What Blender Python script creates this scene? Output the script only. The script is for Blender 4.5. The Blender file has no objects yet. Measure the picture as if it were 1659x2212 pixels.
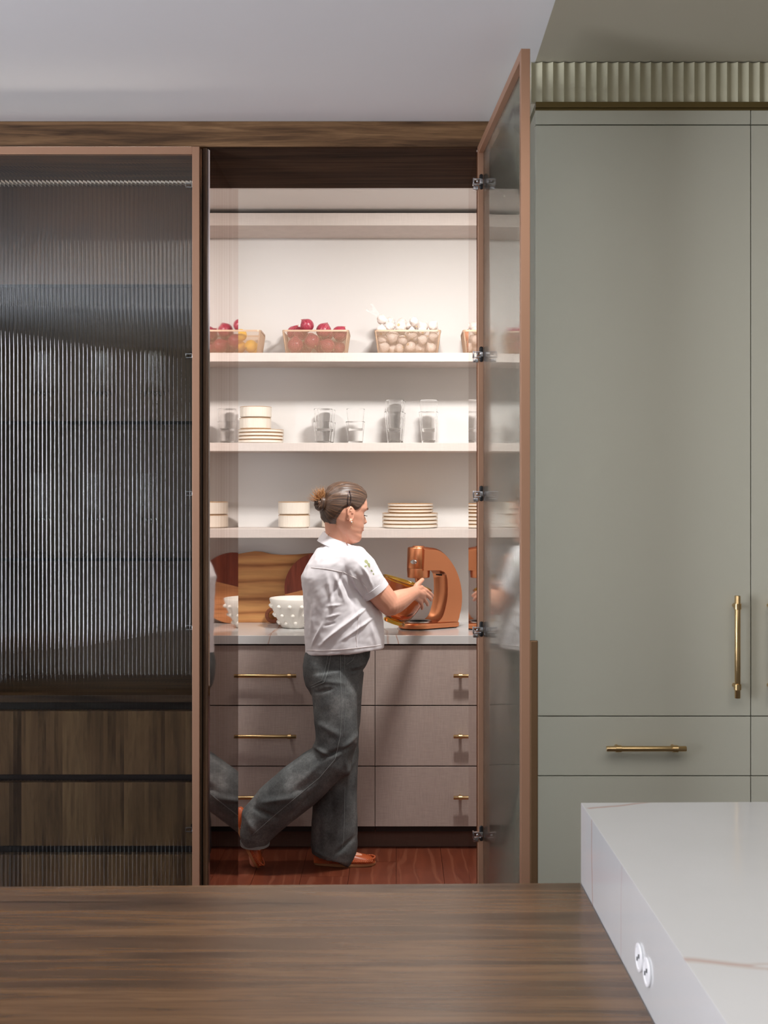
import bpy, bmesh, math, random
from mathutils import Vector, Matrix, noise, Euler
import numpy as np

# ------------------------------------------------------------------ camera, world, lights, exposure
SC = bpy.context.scene
COL = SC.collection
HC = 1.534                       # camera height (m)
F = 2620.0                       # focal length in pixels of the 1659 wide frame
def P(px, py, Y):                # pixel + distance -> point in the room
    return Vector(((px - 857.0) * Y / F, Y, HC - (py - 1053.0) * Y / F))

cam = bpy.data.cameras.new('camera')
cam.sensor_fit = 'HORIZONTAL'; cam.sensor_width = 36.0
cam.lens = F / 1659.0 * 36.0
cam.shift_x = -(857.0 - 829.5) / 1659.0
cam.shift_y = -(1106.0 - 1053.0) / 1659.0
cam.dof.use_dof = True; cam.dof.focus_distance = 4.6; cam.dof.aperture_fstop = 13.0
cam.clip_start = 0.05
cobj = bpy.data.objects.new('camera', cam); COL.objects.link(cobj)
cobj.location = (0, 0, HC); cobj.rotation_euler = (math.pi / 2, 0, 0)
SC.camera = cobj

SC.view_settings.view_transform = 'Standard'; SC.view_settings.look = 'None'
SC.view_settings.gamma = 1.0; SC.view_settings.use_curve_mapping = False
SC.view_settings.exposure = 0.0
SC.cycles.use_denoising = True
SC.cycles.max_bounces = 32; SC.cycles.transmission_bounces = 32; SC.cycles.diffuse_bounces = 6; SC.cycles.glossy_bounces = 8; SC.cycles.transparent_max_bounces = 24
SC.cycles.sample_clamp_indirect = 4.0
SC.cycles.blur_glossy = 0.6

def srgb(h):
    if isinstance(h, str):
        h = h.lstrip('#'); v = [int(h[i:i+2], 16) / 255 for i in (0, 2, 4)]
    else:
        v = [c / 255 for c in h]
    return tuple((c / 12.92 if c <= 0.04045 else ((c + 0.055) / 1.055) ** 2.4) for c in v) + (1.0,)

W = bpy.data.worlds.new('world'); SC.world = W; W.use_nodes = True
W.node_tree.nodes['Background'].inputs[0].default_value = srgb((222, 224, 228))
W.node_tree.nodes['Background'].inputs[1].default_value = 0.72

def area(name, loc, rot, sx, sy, power, color, spread=None, shape='RECTANGLE'):
    l = bpy.data.lights.new(name, 'AREA'); l.shape = shape; l.size = sx; l.size_y = sy
    l.energy = power; l.color = color[:3]
    if spread: l.spread = spread
    o = bpy.data.objects.new(name, l); COL.objects.link(o)
    o.location = loc; o.rotation_euler = rot
    return o
R = math.radians
# daylight through the window on the left side of the room
area('window_light', (-3.3, 0.65, 1.50), (0, R(-106), 0), 1.9, 1.4, 165, srgb((238, 241, 250)))
area('ceiling_fill', (0.5, 0.9, 2.59), (0, 0, 0), 2.4, 2.0, 32, srgb((255, 249, 244)))  # broad fill added under the ceiling to brighten the room, not a fitting
# pantry downlights
area('pantry_downlight', (0.22, 4.30, 2.72), (R(9), R(-3), 0), 0.30, 0.16, 43, srgb((255, 250, 245)))
area('pantry_downlight.001', (-1.0, 4.45, 2.72), (R(8), 0, 0), 0.3, 0.16, 12, srgb((255, 247, 240)))

# ------------------------------------------------------------------ helpers
class MB:
    def __init__(self): self.v = []; self.f = []
    def add(self, vs, fs):
        o = len(self.v); self.v += [tuple(x) for x in vs]; self.f += [tuple(i + o for i in f) for f in fs]; return self
    def box(self, x0, x1, y0, y1, z0, z1, c=0.0):
        if x1 < x0: x0, x1 = x1, x0
        if y1 < y0: y0, y1 = y1, y0
        if z1 < z0: z0, z1 = z1, z0
        if c <= 0:
            vs = [(x, y, z) for x in (x0, x1) for y in (y0, y1) for z in (z0, z1)]
            return self.add(vs, [(0, 1, 3, 2), (4, 6, 7, 5), (0, 4, 5, 1), (2, 3, 7, 6), (0, 2, 6, 4), (1, 5, 7, 3)])
        bm = bmesh.new(); bmesh.ops.create_cube(bm, size=1)
        for v in bm.verts:
            v.co = Vector((x0 if v.co.x < 0 else x1, y0 if v.co.y < 0 else y1, z0 if v.co.z < 0 else z1))
        bmesh.ops.bevel(bm, geom=list(bm.edges), offset=c, segments=2, profile=0.5, affect='EDGES')
        bm.verts.index_update()
        self.add([v.co[:] for v in bm.verts], [[v.index for v in f.verts] for f in bm.faces]); bm.free(); return self
    def loft(self, rings, caps=True, closed=True):
        n = len(rings[0]); vs = [p for r in rings for p in r]; fs = []
        for i in range(len(rings) - 1):
            for j in range(n if closed else n - 1):
                k = (j + 1) % n
                fs.append((i*n + j, i*n + k, (i+1)*n + k, (i+1)*n + j))
        if caps:
            fs.append(tuple(reversed(range(n)))); fs.append(tuple((len(rings)-1)*n + j for j in range(n)))
        return self.add(vs, fs)
    def tube(self, pts, rad, n=12, caps=True, flat=None):
        pts = [Vector(p) for p in pts]
        if not hasattr(rad, '__len__'): rad = [rad] * len(pts)
        rings = []; prev = None
        for i, p in enumerate(pts):
            t = (pts[min(i+1, len(pts)-1)] - pts[max(i-1, 0)]).normalized()
            if prev is None:
                a = Vector((0, 0, 1)) if abs(t.z) < 0.9 else Vector((1, 0, 0))
                u = t.cross(a).normalized()
            else:
                u = (prev - t * prev.dot(t)).normalized()
            prev = u; w = t.cross(u)
            rings.append([p + (u * math.cos(2*math.pi*k/n) + w * math.sin(2*math.pi*k/n) * (flat or 1.0)) * rad[i] for k in range(n)])
        return self.loft(rings, caps)
    def capsule(self, a, b, ra, rb, n=14):
        a = Vector(a); b = Vector(b); d = (b - a); L = d.length or 1e-6; d /= L
        pts = []; rs = []
        for t in (80, 60, 35, 15): pts.append(a - d * ra * math.sin(R(t))); rs.append(ra * math.cos(R(t)))
        pts += [a, b]; rs += [ra, rb]
        for t in (15, 35, 60, 80): pts.append(b + d * rb * math.sin(R(t))); rs.append(rb * math.cos(R(t)))
        return self.tube(pts, rs, n)
    def lathe(self, prof, n=32, c=(0, 0, 0), rib=0, nrib=0):
        rings = []
        for r, z in prof:
            rings.append([(c[0] + (r + (rib * (0.5 + 0.5*math.cos(nrib*2*math.pi*k/n)) if nrib else 0)) * math.cos(2*math.pi*k/n),
                           c[1] + (r + (rib * (0.5 + 0.5*math.cos(nrib*2*math.pi*k/n)) if nrib else 0)) * math.sin(2*math.pi*k/n), c[2] + z) for k in range(n)])
        return self.loft(rings)
    def ball(self, c, r, n=16, m=10, sc=(1, 1, 1)):
        prof = [(max(1e-5, math.sin(math.pi*i/m)) * r, -math.cos(math.pi*i/m) * r) for i in range(m+1)]
        rings = [[(c[0] + a*math.cos(2*math.pi*k/n)*sc[0], c[1] + a*math.sin(2*math.pi*k/n)*sc[1], c[2] + z*sc[2]) for k in range(n)] for a, z in prof]
        return self.loft(rings)
    def xf(self, M, start=0):
        self.v[start:] = [tuple(M @ Vector(p)) for p in self.v[start:]]; return self

def wloc(o):
    l = Vector((0, 0, 0))
    while o is not None: l += o.location; o = o.parent
    return l
def obj(name, mb, m, parent=None, smooth=False, angle=None, world=True, **props):
    me = bpy.data.meshes.new(name)
    off = wloc(parent) if (parent is not None and world) else Vector((0, 0, 0))
    me.from_pydata([(p[0]-off.x, p[1]-off.y, p[2]-off.z) for p in mb.v], [], mb.f)
    bm = bmesh.new(); bm.from_mesh(me); bmesh.ops.recalc_face_normals(bm, faces=bm.faces)
    if smooth:
        for f in bm.faces: f.smooth = True
        if angle:
            for e in bm.edges:
                if len(e.link_faces) == 2 and e.calc_face_angle(0) > R(angle): e.smooth = False
    bm.to_mesh(me); bm.free(); me.update()
    if m: me.materials.append(m)
    o = bpy.data.objects.new(name, me); COL.objects.link(o)
    if parent is not None: o.parent = parent
    for k, v in props.items(): o[k] = v
    return o
def tag(o, label, cat=None, group=None, kind=None):
    if label: o['label'] = label
    if cat: o['category'] = cat
    if group: o['group'] = group
    if kind: o['kind'] = kind
    return o
def thing(name, loc, label, cat, group=None):
    o = bpy.data.objects.new(name, None); COL.objects.link(o); o.empty_display_size = 0.05
    o.location = loc; return tag(o, label, cat, group)
def struct(name, mb, m, label=None, **kw):
    o = obj(name, mb, m, **kw); o['kind'] = 'structure'
    if label: o['label'] = label
    return o
def dup(src, loc, rot=None, label=None, group=None):
    r = src.copy(); COL.objects.link(r); r.location = loc
    if rot is not None: r.rotation_euler = rot
    if label: r['label'] = label
    if group: r['group'] = group
    for ch in list(src.children):
        c = ch.copy(); COL.objects.link(c); c.parent = r
        for g in list(ch.children):
            d = g.copy(); COL.objects.link(d); d.parent = c
    return r
def remesh(mb, voxel, name='tmp', smooth_it=2, disp=None):
    me = bpy.data.meshes.new(name); me.from_pydata(mb.v, [], mb.f)
    bm = bmesh.new(); bm.from_mesh(me); bmesh.ops.recalc_face_normals(bm, faces=bm.faces); bm.to_mesh(me); bm.free()
    o = bpy.data.objects.new(name, me); COL.objects.link(o)
    md = o.modifiers.new('r', 'REMESH'); md.mode = 'VOXEL'; md.voxel_size = voxel; md.use_smooth_shade = True
    if smooth_it:
        s = o.modifiers.new('s', 'SMOOTH'); s.factor = 0.5; s.iterations = smooth_it
    dg = bpy.context.evaluated_depsgraph_get(); ev = o.evaluated_get(dg)
    out = bpy.data.meshes.new_from_object(ev, depsgraph=dg)
    bpy.data.objects.remove(o); bpy.data.meshes.remove(me)
    if disp:
        ns = [v.normal.copy() for v in out.vertices]
        for v, nn in zip(out.vertices, ns):
            v.co += nn * disp(v.co, nn)
    for p in out.polygons: p.use_smooth = True
    out.materials.clear(); out.update()
    return out
def mobj(name, me, m, parent=None):
    off = wloc(parent) if parent is not None else Vector((0, 0, 0))
    me.transform(Matrix.Translation(-off)); me.materials.append(m)
    o = bpy.data.objects.new(name, me); COL.objects.link(o)
    if parent is not None: o.parent = parent
    return o

# ------------------------------------------------------------------ materials
class NT:
    def __init__(self, name):
        self.m = bpy.data.materials.new(name); self.m.use_nodes = True; self.t = self.m.node_tree
        self.b = self.t.nodes['Principled BSDF']; self.out = self.t.nodes['Material Output']
    def n(self, typ, **kw):
        x = self.t.nodes.new(typ)
        for k, v in kw.items():
            if hasattr(x, k): setattr(x, k, v)
        return x
    def l(self, a, b): self.t.links.new(a, b)
    def setb(self, **kw):
        for k, v in kw.items(): self.b.inputs[k.replace('_', ' ')].default_value = v
    def coords(self, scale=(1, 1, 1), rot=(0, 0, 0), kind='Object'):
        tc = self.n('ShaderNodeTexCoord'); mp = self.n('ShaderNodeMapping')
        mp.inputs['Scale'].default_value = scale; mp.inputs['Rotation'].default_value = rot
        self.l(tc.outputs[kind], mp.inputs['Vector']); return mp.outputs[0]
    def noise(self, vec, scale, detail=4, rough=0.5, dist=0.0):
        x = self.n('ShaderNodeTexNoise'); x.inputs['Scale'].default_value = scale; x.inputs['Detail'].default_value = detail
        x.inputs['Roughness'].default_value = rough; x.inputs['Distortion'].default_value = dist
        if vec is not None: self.l(vec, x.inputs['Vector'])
        return x.outputs['Fac']
    def ramp(self, fac, stops):
        x = self.n('ShaderNodeValToRGB'); e = x.color_ramp.elements
        while len(e) < len(stops): e.new(0.5)
        for q, (p, c) in zip(e, stops): q.position = p; q.color = c
        self.l(fac, x.inputs[0]); return x.outputs[0]
    def mix(self, fac, a, b, typ='MIX'):
        x = self.n('ShaderNodeMix', data_type='RGBA', blend_type=typ)
        for s, v in ((x.inputs['Factor'], fac), (x.inputs[6], a), (x.inputs[7], b)):
            if isinstance(v, (int, float, tuple)): s.default_value = v
            else: self.l(v, s)
        return x.outputs[2]
    def math(self, op, a, b=0.0, clamp=False):
        x = self.n('ShaderNodeMath', operation=op); x.use_clamp = clamp
        for s, v in ((x.inputs[0], a), (x.inputs[1], b)):
            if isinstance(v, (int, float)): s.default_value = v
            else: self.l(v, s)
        return x.outputs[0]
    def bump(self, h, strength=0.2, dist=0.002):
        x = self.n('ShaderNodeBump'); x.inputs['Strength'].default_value = strength; x.inputs['Distance'].default_value = dist
        self.l(h, x.inputs['Height']); self.l(x.outputs[0], self.b.inputs['Normal'])

def plain(name, c, rough=0.5, metal=0.0, coat=0.0, spec=0.5, var=0.0, bump=0.0, bscale=200):
    t = NT(name); col = srgb(c); t.setb(Base_Color=col, Roughness=rough, Metallic=metal, Coat_Weight=coat, Specular_IOR_Level=spec)
    t.b.inputs['Coat Roughness'].default_value = 0.1
    v = t.coords()
    if var:
        nz = t.noise(v, 6, 3)
        t.l(t.mix(nz, tuple(x * (1 - var) for x in col[:3]) + (1,), tuple(min(1, x * (1 + var)) for x in col[:3]) + (1,)), t.b.inputs['Base Color'])
    if bump: t.bump(t.noise(v, bscale, 3), bump, 0.001)
    return t.m
def wood(name, dark, mid, light, axis='X', rough=0.45, sc=1.0, coat=0.0, streak=22, spec=0.5):
    t = NT(name); s = {'X': (0.06, 1, 1), 'Y': (1, 0.06, 1), 'Z': (1, 1, 0.06)}[axis]
    v = t.coords(tuple(q * sc for q in s))
    a = t.noise(v, streak, 5, 0.6, 0.9); b = t.noise(v, streak * 7, 3, 0.6, 0.2)
    c = t.ramp(a, [(0.28, srgb(dark)), (0.5, srgb(mid)), (0.72, srgb(light))])
    lines = t.ramp(b, [(0.33, (0.55, 0.55, 0.55, 1)), (0.5, (1, 1, 1, 1))])
    col = t.mix(0.55, c, lines, 'MULTIPLY'); t.l(col, t.b.inputs['Base Color'])
    t.setb(Roughness=rough, Coat_Weight=coat, Specular_IOR_Level=spec); t.bump(b, 0.08, 0.001)
    return t.m
def linen(name, c, rough=0.6, amt=0.12):
    t = NT(name); col = srgb(c)
    a = t.noise(t.coords((10, 10, 260)), 1.6, 3, 0.7); b = t.noise(t.coords((260, 260, 10)), 1.6, 3, 0.7)
    f = t.math('MULTIPLY', t.math('ADD', a, b), 0.5)
    t.l(t.mix(t.ramp(f, [(0.38, (0, 0, 0, 1)), (0.62, (1, 1, 1, 1))]), tuple(x*(1-amt) for x in col[:3])+(1,), tuple(min(1, x*(1+amt)) for x in col[:3])+(1,)), t.b.inputs['Base Color'])
    t.setb(Roughness=rough); t.bump(f, 0.15, 0.0006); return t.m
def glass(name, c=(255, 255, 255), ior=1.45, rough=0.0):
    t = NT(name); t.setb(Base_Color=srgb(c), Roughness=rough, IOR=ior, Transmission_Weight=1.0); return t.m
def quartz(name, veins):
    """white quartz with thin tan veins; veins = list of (axisA, axisB, a0, b0, a1, b1, width, strength) in object space"""
    t = NT(name); v = t.coords(); base = t.mix(t.noise(v, 3, 4), srgb((192, 193, 192)), srgb((206, 206, 207)))
    sep = t.n('ShaderNodeSeparateXYZ')
    wob = t.n('ShaderNodeTexNoise'); wob.inputs['Scale'].default_value = 5; wob.inputs['Detail'].default_value = 3
    t.l(v, wob.inputs['Vector'])
    add = t.n('ShaderNodeVectorMath', operation='MULTIPLY_ADD'); t.l(wob.outputs['Color'], add.inputs[0])
    add.inputs[1].default_value = (0.05, 0.05, 0.05)
    sub = t.n('ShaderNodeVectorMath', operation='ADD'); t.l(v, sub.inputs[0]); sub.inputs[1].default_value = (-0.025, -0.025, -0.025)
    t.l(sub.outputs[0], add.inputs[2]); t.l(add.outputs[0], sep.inputs[0])
    tot = None
    for (ia, ib, a0, b0, a1, b1, w, s) in veins:
        dx, dy = a1 - a0, b1 - b0; L2 = dx*dx + dy*dy
        pa = t.math('SUBTRACT', sep.outputs[ia], a0); pb = t.math('SUBTRACT', sep.outputs[ib], b0)
        h = t.math('MULTIPLY', t.math('ADD', t.math('MULTIPLY', pa, dx), t.math('MULTIPLY', pb, dy)), 1 / L2, True)
        ex = t.math('SUBTRACT', pa, t.math('MULTIPLY', h, dx)); ey = t.math('SUBTRACT', pb, t.math('MULTIPLY', h, dy))
        d = t.math('SQRT', t.math('ADD', t.math('MULTIPLY', ex, ex), t.math('MULTIPLY', ey, ey)))
        k = t.math('MULTIPLY', t.math('SUBTRACT', 1.0, t.math('DIVIDE', d, w), True), s)
        tot = k if tot is None else t.math('MAXIMUM', tot, k)
    if tot is not None: base = t.mix(tot, base, srgb((160, 92, 36)))
    t.l(base, t.b.inputs['Base Color']); t.setb(Roughness=0.12, Specular_IOR_Level=0.5); return t.m

M = {}
M['ceiling'] = plain('ceiling_white', (242, 244, 248), 0.85, var=0.01)
M['ceiling_green'] = plain('ceiling_sage', (186, 181, 163), 0.7)
M['wall'] = plain('pantry_white', (220, 218, 216), 0.75)
M['room_wall'] = plain('room_wall', (130, 124, 114), 0.8)
M['sage'] = plain('sage_lacquer', (188, 187, 172), 0.5, var=0.015)
M['sage_flute'] = plain('sage_flute', (194, 190, 164), 0.35)
M['brass_trim'] = plain('brass_trim', (112, 96, 58), 0.35, 0.7)
M['brass'] = plain('brushed_brass', (200, 172, 126), 0.28, 1.0, bump=0.15, bscale=900)
M['bronze'] = plain('bronze_frame', (178, 138, 112), 0.42, 0.55)
M['bronze_edge'] = plain('bronze_pull', (118, 92, 66), 0.45, 0.6)
M['walnut_x'] = wood('walnut_horizontal', (38, 26, 20), (92, 66, 46), (128, 96, 66), 'X', 0.4)
M['walnut_z'] = wood('walnut_vertical', (36, 26, 20), (84, 62, 45), (112, 86, 62), 'Z', 0.45, spec=0.2)
M['walnut_beam'] = wood('walnut_beam', (44, 30, 22), (112, 84, 58), (152, 118, 84), 'X', 0.45, streak=34, spec=0.25)
M['walnut_drawer'] = wood('walnut_drawer', (62, 44, 30), (122, 92, 64), (150, 118, 84), 'Z', 0.45, spec=0.3)
M['walnut_dark'] = wood('walnut_interior', (46, 35, 27), (84, 66, 49), (104, 82, 60), 'Z', 0.5)
M['table'] = wood('table_walnut', (54, 37, 24), (96, 70, 47), (122, 91, 62), 'X', 0.27, sc=0.8, streak=26, spec=0.7)
M['black'] = plain('black_channel', (16, 16, 17), 0.4)
M['linen'] = linen('linen_laminate', (172, 156, 149))
M['linen_light'] = linen('linen_shelf', (206, 196, 190), amt=0.05)
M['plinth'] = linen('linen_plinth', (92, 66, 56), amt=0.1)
M['chrome'] = plain('hinge_steel', (200, 200, 205), 0.2, 1.0)
M['glass'] = glass('clear_glass'); M['tumbler_glass'] = glass('tumbler_glass', ior=1.2)
M['reeded'] = glass('reeded_glass', (226, 230, 228), 1.47)
t_ = NT('tinted_shelf_glass'); tr = t_.n('ShaderNodeBsdfTransparent'); tr.inputs[0].default_value = (0.72, 0.76, 0.74, 1); gl_ = t_.n('ShaderNodeBsdfGlossy'); gl_.inputs['Roughness'].default_value = 0.02
fr_n = t_.n('ShaderNodeFresnel'); fr_n.inputs[0].default_value = 1.45; mx_ = t_.n('ShaderNodeMixShader'); t_.l(fr_n.outputs[0], mx_.inputs[0]); t_.l(tr.outputs[0], mx_.inputs[1]); t_.l(gl_.outputs[0], mx_.inputs[2]); t_.l(mx_.outputs[0], t_.out.inputs[0]); M['shelf_glass'] = t_.m
M['glass_edge'] = plain('dark_glass_edge', (14, 20, 22), 0.7, spec=0.1)
M['ceramic'] = plain('cream_ceramic', (228, 220, 208), 0.3, var=0.03)
M['rim'] = plain('tan_glaze_rim', (190, 150, 108), 0.35)
M['white_clay'] = plain('white_clay', (236, 232, 224), 0.55, bump=0.1, bscale=80)
M['copper'] = plain('copper', (212, 140, 100), 0.31, 1.0, bump=0.05, bscale=900)
M['steel'] = plain('steel', (190, 188, 186), 0.22, 1.0)
M['wire'] = plain('rose_gold_wire', (198, 170, 146), 0.45, 0.2)
M['skin'] = None
def mirror_panel():
    t = NT('bronze_gloss_panel')
    v = t.coords((1, 60, 0.25)); f = t.noise(v, 1.6, 3, 0.7)
    t.l(t.ramp(f, [(0.3, srgb((176, 140, 120))), (0.55, srgb((226, 212, 206))), (0.8, srgb((236, 226, 222)))]), t.b.inputs['Base Color'])
    t.setb(Metallic=1.0, Roughness=0.03); return t.m
M['mirror'] = mirror_panel()
def floorwood():
    t = NT('floor_red_oak'); v = t.coords((1, 0.16, 1))
    oi = t.n('ShaderNodeObjectInfo')
    ad = t.n('ShaderNodeVectorMath', operation='ADD'); t.l(v, ad.inputs[0])
    sc = t.n('ShaderNodeVectorMath', operation='SCALE'); t.l(oi.outputs['Location'], sc.inputs[0]); sc.inputs['Scale'].default_value = 3.7
    t.l(sc.outputs[0], ad.inputs[1])
    wv = t.n('ShaderNodeTexWave'); wv.inputs['Scale'].default_value = 5; wv.inputs['Distortion'].default_value = 14; wv.inputs['Detail'].default_value = 3
    wv.inputs['Detail Scale'].default_value = 1.4; t.l(ad.outputs[0], wv.inputs['Vector'])
    a = t.noise(ad.outputs[0], 14, 4, 0.6, 0.4)
    c = t.ramp(a, [(0.3, srgb((92, 44, 30))), (0.55, srgb((108, 54, 36))), (0.8, srgb((124, 64, 44)))])
    ln = t.ramp(wv.outputs[0], [(0.86, (0, 0, 0, 1)), (0.97, (1, 1, 1, 1))])
    t.l(t.mix(t.math('MULTIPLY', ln, 0.16), c, srgb((168, 110, 84))), t.b.inputs['Base Color'])
    t.setb(Roughness=0.35); return t.m
M['floor'] = floorwood()
M['floor_gap'] = plain('floor_joint', (60, 30, 20), 0.7)

# ------------------------------------------------------------------ room shell
YF, YG, YW = 3.57, 3.067, 5.64          # wood cabinet front, green cabinet front, pantry back wall
CZ = HC + (1053 - 262) * YF / F         # ceiling height
XG = 0.351                               # side of the green cabinets
struct('floor', MB().box(-3.6, 3.2, -2.4, 5.8, -0.06, -0.014), M['floor_gap'], 'red-brown hardwood plank floor of pantry and kitchen')
FL = bpy.data.objects['floor']
rnd = random.Random(5)
i = 0; x = -2.24 - 0.012; PWD = 0.1875
while x < 2.0:
    y = 1.9 + rnd.uniform(-0.9, 0.0)
    if abs(x - (-0.752)) < 0.1: pass
    while y < 5.25:
        L = rnd.uniform(0.7, 1.5); y1 = min(y + L, 5.30)
        if y1 > 2.2:
            x0, x1 = x + 0.0008, x + PWD - 0.0008
            mb = MB().box(x0, x1, max(y, 2.2) + 0.0008, y1 - 0.0008, -0.014, rnd.uniform(-0.0004, 0.0))
            cx, cy = (x0 + x1) / 2, (y + y1) / 2
            mb.v = [(p[0]-cx, p[1]-cy, p[2]) for p in mb.v]
            o = obj('plank', mb, M['floor'], world=False); o.parent = FL; o.location = (cx, cy, 0)
        y = y1
    x += PWD
struct('ceiling', MB().box(-3.6, XG, -2.4, YF + 0.02, CZ, CZ + 0.1), M['ceiling'], 'smooth white kitchen ceiling above the wood cabinets')
struct('ceiling', MB().box(XG, 3.2, -2.4, YG + 0.1, CZ, CZ + 0.1), M['ceiling_green'], 'taupe painted ceiling above the sage green cabinets')
struct('wall_back', MB().box(-1.6, 1.5, YW, YW + 0.1, 0, 2.80), M['wall'], 'white back wall of the pantry behind the shelves')
struct('wall_left', MB().box(-1.6, -1.5, YF + 0.5, YW, 0, 2.80), M['wall'], 'white left wall of the pantry')
struct('wall_right', MB().box(1.4, 1.5, YF + 0.5, YW, 0, 2.80), M['wall'], 'white right wall of the pantry')
struct('ceiling', MB().box(-1.6, 1.5, YF + 0.47, YW + 0.1, 2.765, 2.85), M['wall'], 'white pantry ceiling above the top shelf')
# room side walls with a tall window opening on the left
wl = MB().box(-3.6, -3.45, -2.4, -0.45, 0, CZ).box(-3.6, -3.45, 2.25, YF + 0.5, 0, CZ).box(-3.6, -3.45, -0.45, 2.25, 0, 0.7).box(-3.6, -3.45, -0.45, 2.25, 2.4, CZ)
struct('wall_left', wl, M['room_wall'], 'taupe kitchen wall with a wide window opening')
struct('wall_right', MB().box(3.1, 3.2, -2.4, YG, 0, CZ), M['room_wall'], 'taupe kitchen wall beyond the sage cabinets')
wr = MB().box(-3.6, 3.2, -2.4, -2.3, 0, CZ)
struct('wall_rear', wr, M['room_wall'], 'plain kitchen wall behind the camera')
struct('wall_back', MB().box(-3.6, -1.52, YF + 0.48, YF + 0.55, 0, CZ), M['room_wall'], 'wall behind the wood cabinets')
# walnut beam, passage lintel and jambs
ZL = HC + (1053 - 320) * YF / F         # underside of the lintel 2.533
XL = (452 - 857) * YF / F; XR = (1030 - 857) * YF / F
XJ = (433 - 857) * YF / F
mb = MB().box(-3.4, XG, YF - 0.002, YF + 0.46, ZL + 0.004, CZ - 0.001)
struct('trim_1', mb, M['walnut_beam'], 'walnut beam running under the ceiling above both glass doors')
M['lintel'] = wood('walnut_lintel', (34, 24, 18), (64, 45, 33), (84, 62, 44), 'X', 0.8, spec=0.05)
struct('trim_6', MB().box(XL - 0.004, XR + 0.012, YF + 0.004, YF + 0.477, ZL, ZL + 0.004), M['lintel'], 'dark walnut board facing down over the pantry opening')
mb = MB().box(XL - 0.004, XR + 0.012, YF + 0.478, YF + 0.49, ZL, 2.765)
struct('trim_2', mb, M['wall'], 'white inner face above the pantry passage')
mb = MB().box(XJ + 0.008, XL - 0.006, YF - 0.001, YF + 0.475, 0, ZL)
struct('trim_3', mb, M['walnut_z'], 'narrow walnut jamb between the closed glass door and the pantry opening')
mb = MB().box(XR + 0.008, XG - 0.001, YF + 0.03, YF + 0.40, 0, ZL)
struct('trim_4', mb, M['walnut_z'], 'walnut jamb behind the hinges of the open glass door')
# glossy bronze panels lining the passage
o = obj('mirror_panel', MB().box(XL - 0.006, XL, YF + 0.012, YF * 1.183, 0.0, ZL).box(XL-0.006, XL+0.0, YF*1.135, YF*1.183, ZL, 2.764), M['mirror'])
tag(o, 'tall mirror-bright bronze panel lining the left side of the pantry opening', 'mirror panel')
o = obj('mirror_panel', MB().box(XR, XR + 0.006, YF + 0.012, YF * 1.116, 0.0, ZL), M['mirror'])
tag(o, 'narrow mirror-bright bronze panel beside the hinges of the open glass door', 'mirror panel')

# ------------------------------------------------------------------ reeded glass doors
HZ = [HC - (p - 1053) * YF / F for p in (399, 768, 1066, 1356, 1793)]
def reeded(x0, x1, z0, z1, yb, yf, sag=0.0009, pitch=0.0121, seg=8):
    """pane whose ribs stand on the yf side; runs along x"""
    prof = [(x1, yb), (x0, yb)]; n = int(round((x1 - x0) / pitch)); p = (x1 - x0) / n
    s = 1 if yf > yb else -1
    for i in range(n):
        for k in range(seg):
            u = k / seg
            prof.append((x0 + (i + u) * p, yf - s * sag * (2*u - 1)**2))
    prof.append((x1, yf - s * sag))
    mb = MB(); mb.loft([[(x, y, z0) for x, y in prof], [(x, y, z1) for x, y in prof]]); return mb
def hinge_arm(parent, s, z, x, y):
    """cup plate on the stile and steel arm reaching to the side panel; s = direction of the arm along x"""
    b = MB(); b.capsule((x, y, z - 0.012), (x, y, z + 0.012), 0.0048, 0.0048, 12)
    b.v = [(q[0], y + (q[1] - y) * 0.5, x if False else q[2]) for q in b.v]
    h = obj('hinge', b, M['black'], parent, True)
    a = MB(); x1 = x + s * 0.018
    a.box(min(x, x1), max(x, x1), y - 0.011, y - 0.003, z - 0.0075, z - 0.0045, 0.0006)
    a.box(min(x, x1), max(x, x1), y - 0.011, y - 0.003, z + 0.0035, z + 0.0065, 0.0006)
    a.box(x1 - 0.0016, x1 + 0.0016, y - 0.012, y + 0.006, z - 0.0085, z + 0.0075, 0.0006)
    a.box(x - 0.003, x + 0.003, y - 0.008, y - 0.001, z - 0.006, z + 0.005, 0.0006)
    a.ball((x + s * 0.009, y - 0.008, z - 0.0005), 0.003, 10, 6)
    obj('hinge_arm', a, M['chrome'], h, True, 40)
    return h
def glass_door(name, root_loc, w, z0, z1, hinge_side, th=0.021, st=0.021, rib_front=True):
    """local frame: door in the x-z plane, x from 0 (hinge end) to hinge_side*w, y = 0 outer face .. th inner face"""
    r = thing(name, root_loc, None, None)
    s = hinge_side; X = lambda a: a * s
    def stile(a0, a1): return MB().box(X(a0), X(a1), 0, th, z0, z1, 0.0008)
    for nm, mb in (('frame_stile', stile(0, st)), ('frame_stile', stile(w - st, w)),
                   ('frame_rail', MB().box(X(st), X(w - st), 0, th, z1 - st - 0.001, z1, 0.0008)),
                   ('frame_rail', MB().box(X(st), X(w - st), 0, th, z0, z0 + st, 0.0008))):
        obj(nm, mb, M['bronze'], r, world=False)
    a, b = sorted((X(st - 0.004), X(w - st + 0.004)))
    g = reeded(a, b, z0 + st - 0.004, z1 - st + 0.003, *((0.0075, 0.0022, 0.0009) if rib_front else (0.0022, 0.0075, 0.0023)))
    gl = obj('reeded_glass', g, M['reeded'], r, True, 25, world=False)
    gl['label'] = 'pane of vertically reeded glass'
    return r
# closed left door
DW = 0.815
dl = glass_door('door_1', (XJ, YF - 0.020, 0), DW, 0.03, ZL - 0.001, -1)
dl['kind'] = 'structure'; dl['label'] = 'closed reeded-glass door with slim bronze frame on the walnut cabinet'
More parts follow.
